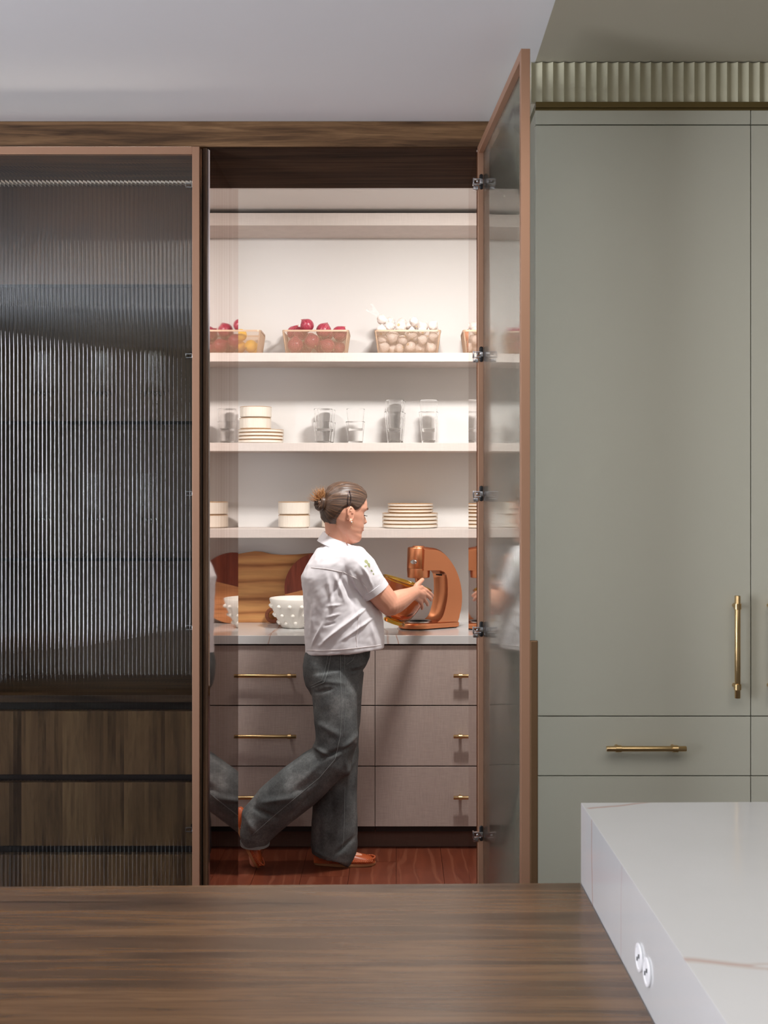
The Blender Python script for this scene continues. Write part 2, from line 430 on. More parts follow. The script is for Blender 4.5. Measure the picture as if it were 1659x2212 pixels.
# pantry door, swung open a little past a right angle
ang = math.atan2(0.295 - 0.249, YF - 0.02 - 2.75)
DL = math.hypot(0.295 - 0.249, YF - 0.02 - 2.75)
dr = glass_door('door_2', (0.2365, YF - 0.010, 0), DL, 0.03, ZL - 0.001, -1, rib_front=False)
dr['kind'] = 'structure'; dr['label'] = 'open reeded-glass pantry door with bronze frame, swung towards the room'
# local -x must point to the room (-y, slightly +x); local +y (inner face) must point to -x
dr.rotation_euler = (0, 0, math.pi / 2 + ang)
dr.location = (0.2365 + 0.021, YF - 0.012, 0)
pull_z1 = HC - (1385 - 1053) * 2.75 / F
pb = MB().box(-DL - 0.001, -DL + 0.010, -0.018, 0.0, 0.03, pull_z1, 0.002)
obj('edge_pull', pb, M['bronze_edge'], dr, world=False, label='flat bronze edge pull on the free stile')
for z in HZ:
    h = MB(); lx, ly = -0.0215, 0.012
    h.capsule((lx, ly, z - 0.0165), (lx, ly, z + 0.0165), 0.0062, 0.0062, 14)
    h.v = [(lx + (q[0] - lx) * 0.35, q[1], q[2]) for q in h.v]
    hh = obj('hinge', h, M['black'], dr, True, world=False)
    a = MB()
    a.box(lx - 0.012, lx - 0.002, ly + 0.002, ly + 0.024, z - 0.011, z - 0.008, 0.0007)
    a.box(lx - 0.012, lx - 0.002, ly + 0.002, ly + 0.024, z + 0.004, z + 0.007, 0.0007)
    a.box(lx - 0.012, lx + 0.004, ly + 0.022, ly + 0.026, z - 0.012, z + 0.008, 0.0007)
    a.box(lx - 0.010, lx - 0.002, ly - 0.003, ly + 0.006, z - 0.008, z + 0.006, 0.0007)
    a.ball((lx - 0.009, ly + 0.013, z - 0.001), 0.004, 10, 6)
    a.box(lx - 0.004, lx + 0.010, ly + 0.010, ly + 0.024, z - 0.024, z - 0.013, 0.0007)
    obj('hinge_arm', a, M['chrome'], hh, True, 40, world=False)
for z in HZ:
    hinge_arm(dl, -1, z, XJ - 0.024, YF + 0.016)

# ------------------------------------------------------------------ left walnut display cabinet
cab = thing('display_cabinet', (-0.98, YF + 0.2, 0), 'walnut display cabinet with glass shelves and drawers behind the closed reeded door', 'cabinet')
CX0, CX1 = XJ - DW - 0.01, XJ + 0.004
YI = YF + 0.006
obj('side_panel', MB().box(CX1 - 0.012, CX1, YI, YF + 0.45, 0.02, ZL - 0.001), M['walnut_dark'], cab)
obj('side_panel', MB().box(CX0, CX0 + 0.012, YI, YF + 0.45, 0.02, ZL - 0.001), M['walnut_dark'], cab)
obj('back_panel', MB().box(CX0 + 0.012, CX1 - 0.012, YF + 0.435, YF + 0.45, 0.02, ZL - 0.001), M['walnut_dark'], cab)
zc = lambda py, Y=YF + 0.07: HC - (py - 1053) * Y / F
for py in (618, 913, 1208):
    gsh = obj('glass_shelf', MB().box(CX0 + 0.013, CX1 - 0.013, YF + 0.07, YF + 0.43, zc(py) - 0.0055, zc(py) + 0.0045, 0.0008), M['shelf_glass'], cab); obj('shelf_edge', MB().box(CX0 + 0.013, CX1 - 0.013, YF + 0.066, YF + 0.0698, zc(py) - 0.0055, zc(py) + 0.0045, 0.0006), M['glass_edge'], gsh)
wood_z1 = zc(1502, YF + 0.03)
obj('wood_shelf', MB().box(CX0 + 0.013, CX1 - 0.013, YF + 0.03, YF + 0.434, zc(1517, YF + 0.03), wood_z1, 0.001), M['walnut_x'], cab)
Yd = YF + 0.035
zd = lambda py: HC - (py - 1053) * Yd / F
obj('black_channel', MB().box(CX0 + 0.013, CX1 - 0.013, YF + 0.065, YF + 0.09, 0.05, zd(1517) - 0.001), M['black'], cab)
for a, b in ((1536, 1673), (1690, 1827), (1846, 1985)):
    d = obj('drawer', MB().box(CX0 + 0.02, CX1 - 0.026, Yd, Yd + 0.028, zd(b), zd(a), 0.0012), M['walnut_drawer'], cab)
    obj('finger_rail', MB().box(CX0 + 0.02, CX1 - 0.026, Yd + 0.004, Yd + 0.012, zd(b) - 0.012, zd(b) - 0.002), M['black'], d)
# LED strip at the top, towards the back
em = NT('led_strip'); em.setb(Base_Color=(1, 1, 1, 1)); em.b.inputs['Emission Color'].default_value = srgb((255, 244, 230)); em.b.inputs['Emission Strength'].default_value = 0.12
obj('led_strip', MB().box(CX0 + 0.03, CX1 - 0.03, YF + 0.375, YF + 0.383, ZL - 0.007, ZL - 0.002), em.m, cab, label='thin lit strip under the cabinet top')
cl = area('cabinet_hidden_fill', (-0.98, YF + 0.032, ZL - 0.005), (R(-22), 0, 0), 0.74, 0.016, 5.5, srgb((255, 240, 222)))  # fill added out of sight behind the door's top rail to brighten the interior

# ------------------------------------------------------------------ pantry shelves, worktop, drawers
YS = 5.36; YC = 5.11
zs = lambda py, Y=YS: HC - (py - 1053) * Y / F
lab = ['second pantry shelf from the top, holding the vegetable baskets', 'middle pantry shelf with tumblers and plates', 'lowest pantry shelf, just above the mixer']
for (a, b), l in zip(((762, 781), (956.4, 974.5), (1142.5, 1161.8)), lab):
    tag(obj('wall_shelf', MB().box(-1.5, 1.4, YS, YW - 0.0005, zs(b), zs(a), 0.001), M['linen_light']), l, 'shelf', 'pale linen-textured pantry shelves')
tag(obj('wall_shelf', MB().box(-1.5, 1.4, YS, YW - 0.0005, zs(487), zs(460), 0.001), M['linen_light']), 'topmost pantry shelf, thick and empty, just below the ceiling', 'shelf', 'pale linen-textured pantry shelves')
ZT = 0.910
M['quartz_pantry'] = quartz('quartz_pantry', [(0, 2, -0.542, 0.87, -0.530, 0.915, 0.003, 0.7), (0, 2, 0.005, 0.915, 0.016, 0.87, 0.003, 0.8), (0, 1, -0.03, 5.11, -0.09, 5.6, 0.008, 0.5), (0, 1, -0.54, 5.11, -0.5, 5.6, 0.006, 0.4)])
tag(obj('worktop', MB().box(-1.499, 1.399, YC, YW - 0.0005, ZT - 0.0365, ZT, 0.0015), M['quartz_pantry']), 'white quartz pantry worktop with thin tan veins', 'countertop')
zf = lambda py: HC - (py - 1053) * (YC + 0.01) / F
def bar_handle(parent, a, b, r, off, axis, post_at, local=False):
    """a,b: bar ends; off: vector from bar to door face"""
    a = Vector(a); b = Vector(b); d = (b - a).normalized(); off = Vector(off)
    bar = MB(); bar.tube([a, a + d*0.001, b - d*0.001, b], [r*0.9, r, r, r*0.9], 20)
    h = obj('handle', bar, M['brass'], parent, True, 40)
    for s in post_at:
        c = a + (b - a) * s; p = MB()
        p.tube([c - d*0.007, c + d*0.007], r * 1.28, 20)
        p.tube([c, c + off], r * 0.8, 14)
        obj('post', p, M['brass'], h, True, 40)
    return h
Xs = (810 - 857) * YC / F
for nm, x0, x1, l in (('l', Xs - 1.0, Xs, 'linen-textured taupe drawer unit left of the centre seam, behind the woman'), ('r', Xs, Xs + 1.0, 'linen-textured taupe drawer unit right of the centre seam, beside the open door')):
    r = thing('drawer_unit', ((x0 + x1) / 2, YC + 0.2, 0), l, 'drawer unit')
    obj('carcass', MB().box(x0 + 0.002, x1 - 0.002, YC + 0.035, YW - 0.002, 0.075, ZT - 0.038), M['black'], r)
    obj('plinth', MB().box(x0, x1, YC + 0.065, YC + 0.08, 0.002, zf(1786) - 0.002), M['plinth'], r)
    for a, b, hy in ((1394.5, 1523.3, 1460), (1525.7, 1654.3, 1591), (1656.7, 1785.5, 1723)):
        d = obj('drawer', MB().box(x0 + 0.0012, x1 - 0.0012, YC + 0.012, YC + 0.034, zf(b), zf(a), 0.0008), M['linen'], r)
        zz = HC - (hy - 1053) * (YC - 0.02) / F
        xm = (x0 + x1) / 2
        bar_handle(d, (xm - 0.17, YC - 0.022, zz), (xm + 0.17, YC - 0.022, zz), 0.0078, (0, 0.033, 0), 'x', (0.085, 0.915))

# ------------------------------------------------------------------ sage green cabinets
zg = lambda py: HC - (py - 1053) * YG / F
xg = lambda px: (px - 857) * YG / F
def green_unit(x0, x1, label, vh, dh, first):
    r = thing('tall_cabinet', ((x0 + x1) / 2, YG + 0.3, 0), label, 'cabinet', 'sage green tall cabinets')
    obj('carcass', MB().box(x0 + (0.0 if first else 0.002), x1 - 0.001, YG + 0.024, YG + 0.6, 0.0, zg(238)), M['sage'], r)
    obj('top_panel', MB().box(x0, x1 - 0.0015, YG, YG + 0.022, zg(268.5), zg(238.5), 0.0008), M['sage'], r)
    d = obj('door', MB().box(x0, x1 - 0.0015, YG, YG + 0.022, zg(1546), zg(271), 0.0008), M['sage'], r)
    bar_handle(d, (vh, YG - 0.03, zg(1508) + 0.005), (vh, YG - 0.03, zg(1287) + 0.003), 0.0072, (0, 0.031, 0), 'z', (0.11, 0.895))
    d = obj('drawer', MB().box(x0, x1 - 0.0015, YG, YG + 0.022, zg(1675), zg(1548.2), 0.0008), M['sage'], r)
    bar_handle(d, (dh - 0.1, YG - 0.03, zg(1612)), (dh + 0.1, YG - 0.03, zg(1612)), 0.0068, (0, 0.031, 0), 'x', (0.15, 0.86))
    obj('drawer', MB().box(x0, x1 - 0.0015, YG, YG + 0.022, 0.1, zg(1677.2), 0.0008), M['sage'], r)
    obj('plinth', MB().box(x0, x1 - 0.0015, YG + 0.04, YG + 0.06, 0.0, 0.097), M['sage'], r)
green_unit(XG, xg(1622.3), 'sage green tall cabinet beside the open glass door', xg(1586), xg(1391), True)
green_unit(xg(1623), xg(1623) + 0.55, 'sage green tall cabinet at the right edge of the photo', xg(1661), xg(1623) + 0.275, False)
mb = MB().box(XG, 2.4, YG - 0.004, YG + 0.02, zg(233), zg(221)).box(XG, 2.4, YG + 0.003, YG + 0.02, zg(238), zg(233))
struct('trim_5', mb, M['brass_trim'], 'thin bronze cornice strip below the fluted band')
fr = thing('fluted_frieze', (XG + 0.6, YG + 0.02, zg(221)), 'sage green fluted band between the cornice and the ceiling', 'frieze')
obj('backing', MB().box(XG, 2.4, YG + 0.014, YG + 0.4, zg(221), CZ - 0.001), M['sage_flute'], fr)
fw = 23.45 * YG / F; n = 8
ring = [(0, 0.012)] + [(fw * k / n, -0.004 + 0.0085 * math.sin(math.pi * k / n) ** 0.8) for k in range(n + 1)] + [(fw, 0.012)]
fm = MB(); h = CZ - 0.003 - zg(221)
fm.loft([[(a, b, 0) for a, b in ring], [(a, b, h) for a, b in ring]])
f0 = obj('flute', fm, M['sage_flute'], fr, True, 30, world=False)
f0.location = Vector((XG - 0.011, YG, zg(221))) - fr.location
for k in range(1, 50):
    f = f0.copy(); COL.objects.link(f); f.parent = fr; f.location = f0.location + Vector((fw * k, 0, 0))

# ------------------------------------------------------------------ foreground table and island
TZ = 0.752
it = Matrix.Translation((0.3646, 2.40, 0)) @ Matrix.Rotation(0.0198, 4, 'Z')
def isl(x, y, z): return tuple(it @ Vector((x, y, z)))
r = thing('dining_table', (-0.9, 1.7, 0), 'long walnut tabletop in the foreground butted against the white island', 'table')
mb = MB().box(-3.0, -0.0008, -1.75, 0.0, TZ - 0.04, TZ, 0.002); mb.xf(it); obj('tabletop', mb, M['table'], r)
for lx in (-2.85, -0.2):
    for ly in (-1.6, -0.15):
        mb = MB().box(lx - 0.04, lx + 0.04, ly - 0.04, ly + 0.04, 0, TZ - 0.041, 0.003); mb.xf(it); obj('leg', mb, M['table'], r)
qv = [(1, 2, 2.283, 0.92, 2.275, 0.74, 0.004, 0.85), (1, 2, 2.0, 0.92, 2.02, 0.74, 0.003, 0.35),
      (0, 1, 0.378, 2.355, 0.50, 2.40, 0.007, 0.55), (0, 1, 0.36, 1.60, 0.47, 1.575, 0.012, 0.45), (0, 1, 0.46, 1.578, 0.60, 1.60, 0.009, 0.25), (0, 1, 0.44, 1.578, 0.60, 1.53, 0.009, 0.3)]
M['quartz_island'] = quartz('quartz_island', qv[2:]); M['quartz_side'] = quartz('quartz_side', qv[:2])
r = thing('kitchen_island', (0, 0, 0), 'white quartz island block with tan veins, rising beside the walnut table', 'island')
mb = MB().box(0, 1.6, -1.9, 0.0, 0, 0.9088); mb.xf(it)
obj('quartz_side', mb, M['quartz_side'], r)
mb = MB().box(0, 1.6, -1.9, 0.0, 0.9088, 0.91, 0.0005); mb.xf(it)
obj('quartz_top', mb, M['quartz_island'], r)
M['outlet'] = plain('outlet_white', (238, 238, 240), 0.3)
for Y, z in ((1.868, 0.810), (1.815, 0.809)):
    yy = (Y - 2.40)
    mb = MB(); mb.lathe([(0.0, 0), (0.0, 0.0001), (0.0205, 0.0001), (0.0215, 0.0015), (0.021, 0.0035), (0.017, 0.004), (0.0165, 0.003), (0.001, 0.003)], 32)
    mb.xf(it @ Matrix.Translation((0, yy, z)) @ Matrix.Rotation(R(-90), 4, 'Y'))
    o = obj('power_outlet', mb, M['outlet'], None, True, 35)
    tag(o, 'round white socket in the island side, %s' % ('the one nearer the pantry' if Y > 1.84 else 'the one farther from the pantry'), 'socket', 'round sockets in the island side')
    for dy, dz in ((-0.006, 0.004), (0.006, -0.004)):
        mb = MB(); mb.box(-0.0046, -0.0025, yy + dy - 0.0012, yy + dy + 0.0012, z + dz - 0.003, z + dz + 0.003); mb.xf(it)
        obj('slot', mb, M['black'], o)

# ------------------------------------------------------------------ things on the pantry shelves
YO = 5.50
def so(px, Y=YO): return (px - 857) * Y / F
def pack(n, rads, hx, hy, hz, seed, taper=0.12, it=420):
    """settle spheres in an open tapered box; returns the centres above the box floor"""
    rg = np.random.RandomState(seed); r = np.array(rads)
    p = np.column_stack([rg.uniform(-hx*0.8, hx*0.8, n), rg.uniform(-hy*0.8, hy*0.8, n), rg.uniform(0.02, 0.22, n)])
    for k in range(it):
        p[:, 2] -= 0.0022 * (1 - k / it * 0.6)
        for _ in range(5):
            d = p[:, None, :] - p[None, :, :]; L = np.sqrt((d**2).sum(-1)) + 1e-9
            o = (r[:, None] + r[None, :]) - L; np.fill_diagonal(o, 0); o = np.clip(o, 0, None)
            p += (d / L[..., None] * (o * 0.45)[..., None]).sum(1)
            t = np.clip(p[:, 2] / hz, 0, 1); wx = hx * (1 - taper) + hx * taper * t; wy = hy * (1 - taper) + hy * taper * t
            p[:, 0] = np.clip(p[:, 0], -(wx - r), wx - r); p[:, 1] = np.clip(p[:, 1], -(wy - r), wy - r); p[:, 2] = np.maximum(p[:, 2], r)
    for _ in range(80):
        d = p[:, None, :] - p[None, :, :]; L = np.sqrt((d**2).sum(-1)) + 1e-9
        o = (r[:, None] + r[None, :]) * 1.01 - L; np.fill_diagonal(o, 0); o = np.clip(o, 0, None)
        p += (d / L[..., None] * (o * 0.4)[..., None]).sum(1)
        t = np.clip(p[:, 2] / hz, 0, 1); wx = hx * (1 - taper) + hx * taper * t; wy = hy * (1 - taper) + hy * taper * t
        p[:, 0] = np.clip(p[:, 0], -(wx - r), wx - r); p[:, 1] = np.clip(p[:, 1], -(wy - r), wy - r); p[:, 2] = np.maximum(p[:, 2], r)
    return p
BH = 0.107
def basket_mesh(label, cx, w, dep, cy):
    z0 = zs(762)
    r = thing('wire_basket', (cx, cy, z0), label, 'basket', 'rose gold mesh baskets on the second shelf')
    hx, hy = w/2, dep/2; tp = 0.05
    def rr(a, b, c, z, n=6):
        pts = []
        for qx, qy, a0 in ((1, 1, 0), (-1, 1, 90), (-1, -1, 180), (1, -1, 270)):
            for k in range(n + 1):
                t = R(a0 + 90 * k / n); pts.append((qx*(a - c) + c*math.cos(t), qy*(b - c) + c*math.sin(t), z))
        return pts
    rim = MB()
    a = rr(hx, hy, 0.02, BH); b = rr(hx, hy, 0.02, BH - 0.008); c = rr(hx - 0.003, hy - 0.003, 0.018, BH - 0.008); d = rr(hx - 0.003, hy - 0.003, 0.018, BH)
    n = len(a)
    for q0, q1 in ((a, b), (b, c), (c, d), (d, a)):
        rim.add(q0 + q1, [(k, (k+1) % n, n + (k+1) % n, n + k) for k in range(n)])
    obj('rim', rim, M['wire'], r, True, 40, world=False)
    bs = MB(); e = rr(hx*(1-tp*2), hy*(1-tp*2), 0.016, 0.0); f = rr(hx*(1-tp*2), hy*(1-tp*2), 0.016, 0.004)
    bs.loft([e, f]); obj('base_plate', bs, M['wire'], r, world=False)
    for sx, sy in ((1, 1), (1, -1), (-1, 1), (-1, -1)):
        pm = MB(); pm.tube([(sx*(hx*(1-tp*2) - 0.004), sy*(hy*(1-tp*2) - 0.004), 0.002), (sx*(hx - 0.005), sy*(hy - 0.005), BH - 0.004)], 0.0032, 8)
        obj('corner_post', pm, M['wire'], r, True, world=False)
    ws = MB(); st = 0.0066; tw = 0.0006
    def side(p0, p1, q0, q1):
        """woven diamond mesh across the quad p0-p1 (bottom) q0-q1 (top)"""
        p0, p1, q0, q1 = map(Vector, (p0, p1, q0, q1)); L = (q1 - q0).length
        nn = int(L / st); nrm = (p1 - p0).cross(q0 - p0).normalized()
        def at(u, v): return (p0 + (p1 - p0) * u).lerp(q0 + (q1 - q0) * u, v)
        run = BH / 1.35 / L
        for dr_ in (1, -1):
            for k in range(-int(run / (st / L)) - 2, nn + int(run / (st / L)) + 2):
                u0 = k * st / L; u1 = u0 + run * dr_; v0, v1 = 0.0, 1.0
                for lim in (0.0, 1.0):
                    pass
                def clip(u0, v0, u1, v1):
                    du = u1 - u0; t0, t1 = 0.0, 1.0
                    a_, b_ = (0 - u0) / du, (1 - u0) / du
                    if a_ > b_: a_, b_ = b_, a_
                    t0, t1 = max(t0, a_), min(t1, b_)
                    return None if t1 <= t0 else (u0 + du*t0, t0, u0 + du*t1, t1)
                c_ = clip(u0, v0, u1, v1)
                if not c_: continue
                A, B = at(c_[0], c_[1]), at(c_[2], c_[3]); dd = (B - A)
                if dd.length < 1e-4: continue
                dd.normalize(); s_ = dd.cross(nrm) * tw; t_ = nrm * tw
                ws.add([A - s_, A + t_, A + s_, B - s_, B + t_, B + s_], [(0, 1, 4, 3), (1, 2, 5, 4), (2, 0, 3, 5)])
    k = 1 - tp*2; c1 = 0.004
    bx, by, tx, ty = hx*k - c1*0, hy*k, hx - 0.002, hy - 0.002; zb, zt_ = 0.004, BH - 0.008
    side((-bx, -by, zb), (bx, -by, zb), (-tx, -ty, zt_), (tx, -ty, zt_))
    side((bx, -by, zb), (bx, by, zb), (tx, -ty, zt_), (tx, ty, zt_))
    side((bx, by, zb), (-bx, by, zb), (tx, ty, zt_), (-tx, ty, zt_))
    side((-bx, by, zb), (-bx, -by, zb), (-tx, ty, zt_), (-tx, -ty, zt_))
    o = obj('wire_mesh', ws, M['wire'], r, world=False)
    o['kind'] = 'stuff'
    return r

def onion_mat(name, a, b, c):
    t = NT(name); tc = t.n('ShaderNodeTexCoord'); sep = t.n('ShaderNodeSeparateXYZ'); t.l(tc.outputs['Object'], sep.inputs[0])
    an = t.math('ARCTAN2', sep.outputs[1], sep.outputs[0])
    cb = t.n('ShaderNodeCombineXYZ'); t.l(t.math('MULTIPLY', an, 5.0), cb.inputs[0]); t.l(t.math('MULTIPLY', sep.outputs[2], 12.0), cb.inputs[1])
    f = t.noise(cb.outputs[0], 2.4, 3, 0.6)
    t.l(t.ramp(f, [(0.3, srgb(a)), (0.52, srgb(b)), (0.72, srgb(c))]), t.b.inputs['Base Color'])
    t.setb(Roughness=0.32); return t.m
M['onion'] = onion_mat('red_onion_skin', (120, 30, 50), (168, 58, 78), (214, 128, 134))
M['onion_tan'] = onion_mat('brown_onion_skin', (170, 84, 48), (206, 124, 84), (226, 164, 122))
M['garlic'] = onion_mat('garlic_skin', (206, 188, 182), (236, 226, 220), (248, 244, 240))
M['garlic_root'] = plain('garlic_root', (206, 180, 140), 0.8)
M['lemon'] = plain('lemon_rind', (242, 186, 22), 0.42, bump=0.35, bscale=420)
M['lemon_tip'] = plain('lemon_stem_scar', (120, 110, 40), 0.7)
def proto_onion(mat):
    rr = thing('onion', (0, 0, -5), None, None)
    R0 = 0.035; pr = []
    for k in range(19):
        t = math.pi * k / 18; rad = R0 * math.sin(t) ** 0.9; z = -R0 * 0.93 * math.cos(t)
        if k > 15: rad = max(rad, 0.004 - 0.0006 * (k - 16)); z += 0.003 * (k - 15)
        pr.append((max(rad, 1e-5), z))
    b = MB(); b.lathe(pr, 24); obj('bulb', b, mat, rr, True, world=False)
    n_ = MB(); n_.tube([(0, 0, R0*0.9), (0.001, 0.001, R0*1.12), (0.004, -0.001, R0*1.32)], [0.0046, 0.0026, 0.0012], 8)
    obj('neck', n_, M['onion_tan'], rr, True, world=False)
    q = MB()
    for k in range(7):
        a = k * 0.9; q.tube([(0, 0, -R0*0.9), (0.004*math.cos(a), 0.004*math.sin(a), -R0*1.03)], [0.0012, 0.0004], 5)
    obj('roots', q, M['garlic_root'], rr, True, world=False)
    return rr
def proto_garlic():
    rr = thing('garlic_bulb', (0, 0, -5), None, None); R0 = 0.0255; rings = []
    for k in range(17):
        t = math.pi * k / 16; rad = R0 * math.sin(t) ** 0.85; z = -R0 * 0.82 * math.cos(t)
        if k > 12: z += 0.0028 * (k - 12); rad = max(rad * 0.8, 0.0035)
        ring_ = []
        for j in range(36):
            a = 2*math.pi*j/36; lob = 1 - 0.075 * abs(math.cos(4.5 * a)) ** 6 * math.sin(t)
            ring_.append((max(rad, 1e-5) * lob * math.cos(a), max(rad, 1e-5) * lob * math.sin(a), z))
        rings.append(ring_)
    b = MB(); b.loft(rings); obj('bulb', b, M['garlic'], rr, True, world=False)
    d = MB(); d.tube([(0, 0, -R0*0.70), (0, 0, -R0*0.90)], [0.0075, 0.006], 12); obj('root_plate', d, M['garlic_root'], rr, True, 30, world=False)
    return rr
def proto_lemon():
    rr = thing('lemon', (0, 0, -5), None, None); pr = []
    for k in range(21):
        t = math.pi * k / 20; z = -0.033 * math.cos(t); rad = 0.031 * math.sin(t) ** 0.95
        if k < 3: z -= 0.003 * (3 - k) / 3
        if k > 16: z += 0.0022 * (k - 16) ** 0.9; rad = max(rad, 0.0055 - 0.001 * (k - 17))
        pr.append((max(rad, 1e-5), z))
    b = MB(); b.lathe(pr, 24); obj('rind', b, M['lemon'], rr, True, world=False)
    d = MB(); d.lathe([(0.0, -0.0368), (0.0035, -0.0366), (0.0042, -0.0345), (0.001, -0.034)], 10); obj('stem_scar', d, M['lemon_tip'], rr, True, world=False)
    return rr
def fill(proto, cx, cy, w, dep, n, r0, seed, labels, group, tilt=1.2, var=0.06, zsq=1.0, keep=lambda p: True, prefer_root=False, top=None):
    rg = random.Random(seed); rads = [r0 * (1 + rg.uniform(-var, var)) for _ in range(n)]
    P_ = pack(n, [q * 1.03 for q in rads], w/2 - 0.004, dep/2 - 0.004, BH, seed)
    z0 = zs(762) + 0.0045; used = False; out = []
    idx = sorted(range(n), key=lambda i: (-P_[i][2], P_[i][0]))
    for i in idx:
        p = P_[i]
        if not keep(p): continue
        # lean the root end towards the front
        e = Euler((rg.uniform(-tilt, tilt) - (math.pi/2 if prefer_root and rg.random() < 0.55 else 0), rg.uniform(-tilt, tilt), rg.uniform(0, 6.28)), 'XYZ')
        o = dup(proto, (cx + p[0], cy + p[1], z0 + p[2]), e, group=group)
        o.scale = [rads[i] / r0 * 0.93] * 3
        o['category'] = proto['category']
        out.append((o, p))
    return out
BW, BD = 0.298, 0.20
bx = {'lemon': so(568) - BW/2 + 0.002, 'onion': so(684.5), 'garlic': so(880.5), 'tan': so(998) + BW/2 - 0.002}
BY = YO
bk = {}
for k, l in (('lemon', 'rose gold mesh basket of yellow lemons on the second shelf'), ('onion', 'rose gold mesh basket of red onions on the second shelf'),
             ('garlic', 'rose gold mesh basket heaped with white garlic on the second shelf'), ('tan', 'rose gold mesh basket of brown onions at the right end of the second shelf')):
    bk[k] = basket_mesh(l, bx[k], BW, BD, BY)
def lab_items(res, what, bname):
    res = sorted(res, key=lambda q: q[1][0])
    top = [q for q in res if q[1][2] > BH * 0.80]; low = [q for q in res if q[1][2] <= BH * 0.80]
    word = ['first', 'second', 'third', 'fourth', 'fifth', 'sixth', 'seventh', 'eighth', 'ninth', 'tenth', 'eleventh', 'twelfth', 'thirteenth', 'fourteenth', 'fifteenth', 'sixteenth', 'seventeenth', 'eighteenth', 'nineteenth', 'twentieth', 'last but one', 'very last']
    for nm, lst in (('heaped above the rim of', top), ('inside, below the rim of', low)):
        for side, cond in (('near front of', lambda p: p[1] < 0), ('rear half of', lambda p: p[1] >= 0)):
            sub = [q for q in lst if cond(q[1])]
            for i, (o, p) in enumerate(sub):
                o['label'] = '%s %s from the left, %s row, %s the basket rim' % (word[min(i, 21)], what, 'front' if side[0] == 'n' else 'rear', 'above' if nm[0] == 'h' else 'below')
po = proto_onion(M['onion']); po['category'] = 'onion'
lab_items(fill(po, bx['onion'], BY, BW, BD, 16, 0.0355, 3, None, 'red onions in the mesh basket', 0.9, 0.1), 'red onion', '')
pl = proto_lemon(); pl['category'] = 'lemon'
lab_items(fill(pl, bx['lemon'], BY, BW, BD, 11, 0.0350, 9, None, 'lemons in the mesh basket', 1.5, 0.05), 'lemon', '')
pg = proto_garlic(); pg['category'] = 'garlic'
lab_items(fill(pg, bx['garlic'], BY, BW, BD, 50, 0.0262, 12, None, 'garlic bulbs in the mesh basket', 0.9, 0.12, prefer_root=True), 'garlic bulb', '')
pt = proto_onion(M['onion_tan']); pt['category'] = 'onion'
lab_items(fill(pt, bx['tan'], BY, BW, BD, 14, 0.0355, 21, None, 'brown onions in the mesh basket', 0.9, 0.1), 'brown onion', '')
for q in (po, pl, pg, pt):
    for ch in list(q.children): bpy.data.objects.remove(ch)
    bpy.data.objects.remove(q)
# garlic net bag, knotted, tail fanned out
net = NT('white_net'); net.setb(Base_Color=(0.9, 0.9, 0.92, 1), Roughness=0.5, Alpha=0.2); 
gb = MB(); kx, kz = so(838), zs(762) + (762 - 695) * YO / F
c0 = Vector((kx, BY - 0.05, kz))
def fan(mb, root, tip, w0, w1, n=14, m=8):
    root, tip = Vector(root), Vector(tip); d = tip - root; sd = d.cross(Vector((0, 1, 0))).normalized()
    vs = []
    for i in range(m + 1):
        t = i / m; w = w0 + (w1 - w0) * t ** 1.6
        for j in range(n + 1):
            u = j / n - 0.5
            vs.append(root + d * t * (1 - 0.25 * math.cos(u * 9) * t * 0.5) + sd * u * w + Vector((0, 1, 0)) * math.sin(u * 22) * w * 0.10)
    fs = [(i*(n+1)+j, i*(n+1)+j+1, (i+1)*(n+1)+j+1, (i+1)*(n+1)+j) for i in range(m) for j in range(n)]
    mb.add(vs, fs)
bag = thing('net_bag', tuple(c0), 'see-through white net bag knotted over the garlic, its tail fanned out', 'net bag')
fan(gb, c0, P(800, 666, BY - 0.055), 0.003, 0.042)
obj('tail', gb, net.m, bag, True)
gb2 = MB(); fan(gb2, c0, P(852, 702, BY - 0.05), 0.004, 0.05); fan(gb2, c0, P(822, 706, BY - 0.06), 0.004, 0.03)
obj('gathers', gb2, net.m, bag, True)
kn = MB(); kn.ball(tuple(c0), 0.0035, 10, 8); obj('knot', kn, M['garlic'], bag, True)

# drinking glasses: each tumbler is a thing, nested in pairs
def tumbler(name, h, rt, rb, base=0.012, t=0.0018):
    rr = thing(name, (0, 0, -5), None, None); b = MB()
    b.lathe([(1e-5, 0), (rb - 0.003, 0), (rb - 0.002, 0), (rb, 0.0015), (rb + (rt - rb) * 0.03, 0.005), (rt - (rt - rb) * 0.02, h - 0.004), (rt, h - 0.0008), (rt - t/2, h), (rt - t, h - 0.0008), (rt - t - (rt - rb) * 0.02, h - 0.004), (rb - t + (rt - rb) * 0.16, base + 0.006), (rb - t + (rt - rb) * 0.1, base + 0.0015), (rb - 0.005, base), (rb - 0.008, base), (1e-5, base)], 40)
    obj('glass_wall', b, M['tumbler_glass'], rr, True, 60, world=False)
    return rr
S2 = zs(956.4) + 0.0004
sh = tumbler('tumbler', 0.100, 0.0435, 0.0335, 0.010); tl = tumbler('highball_glass', 0.144, 0.0435, 0.0300, 0.014)
ps = YO / F
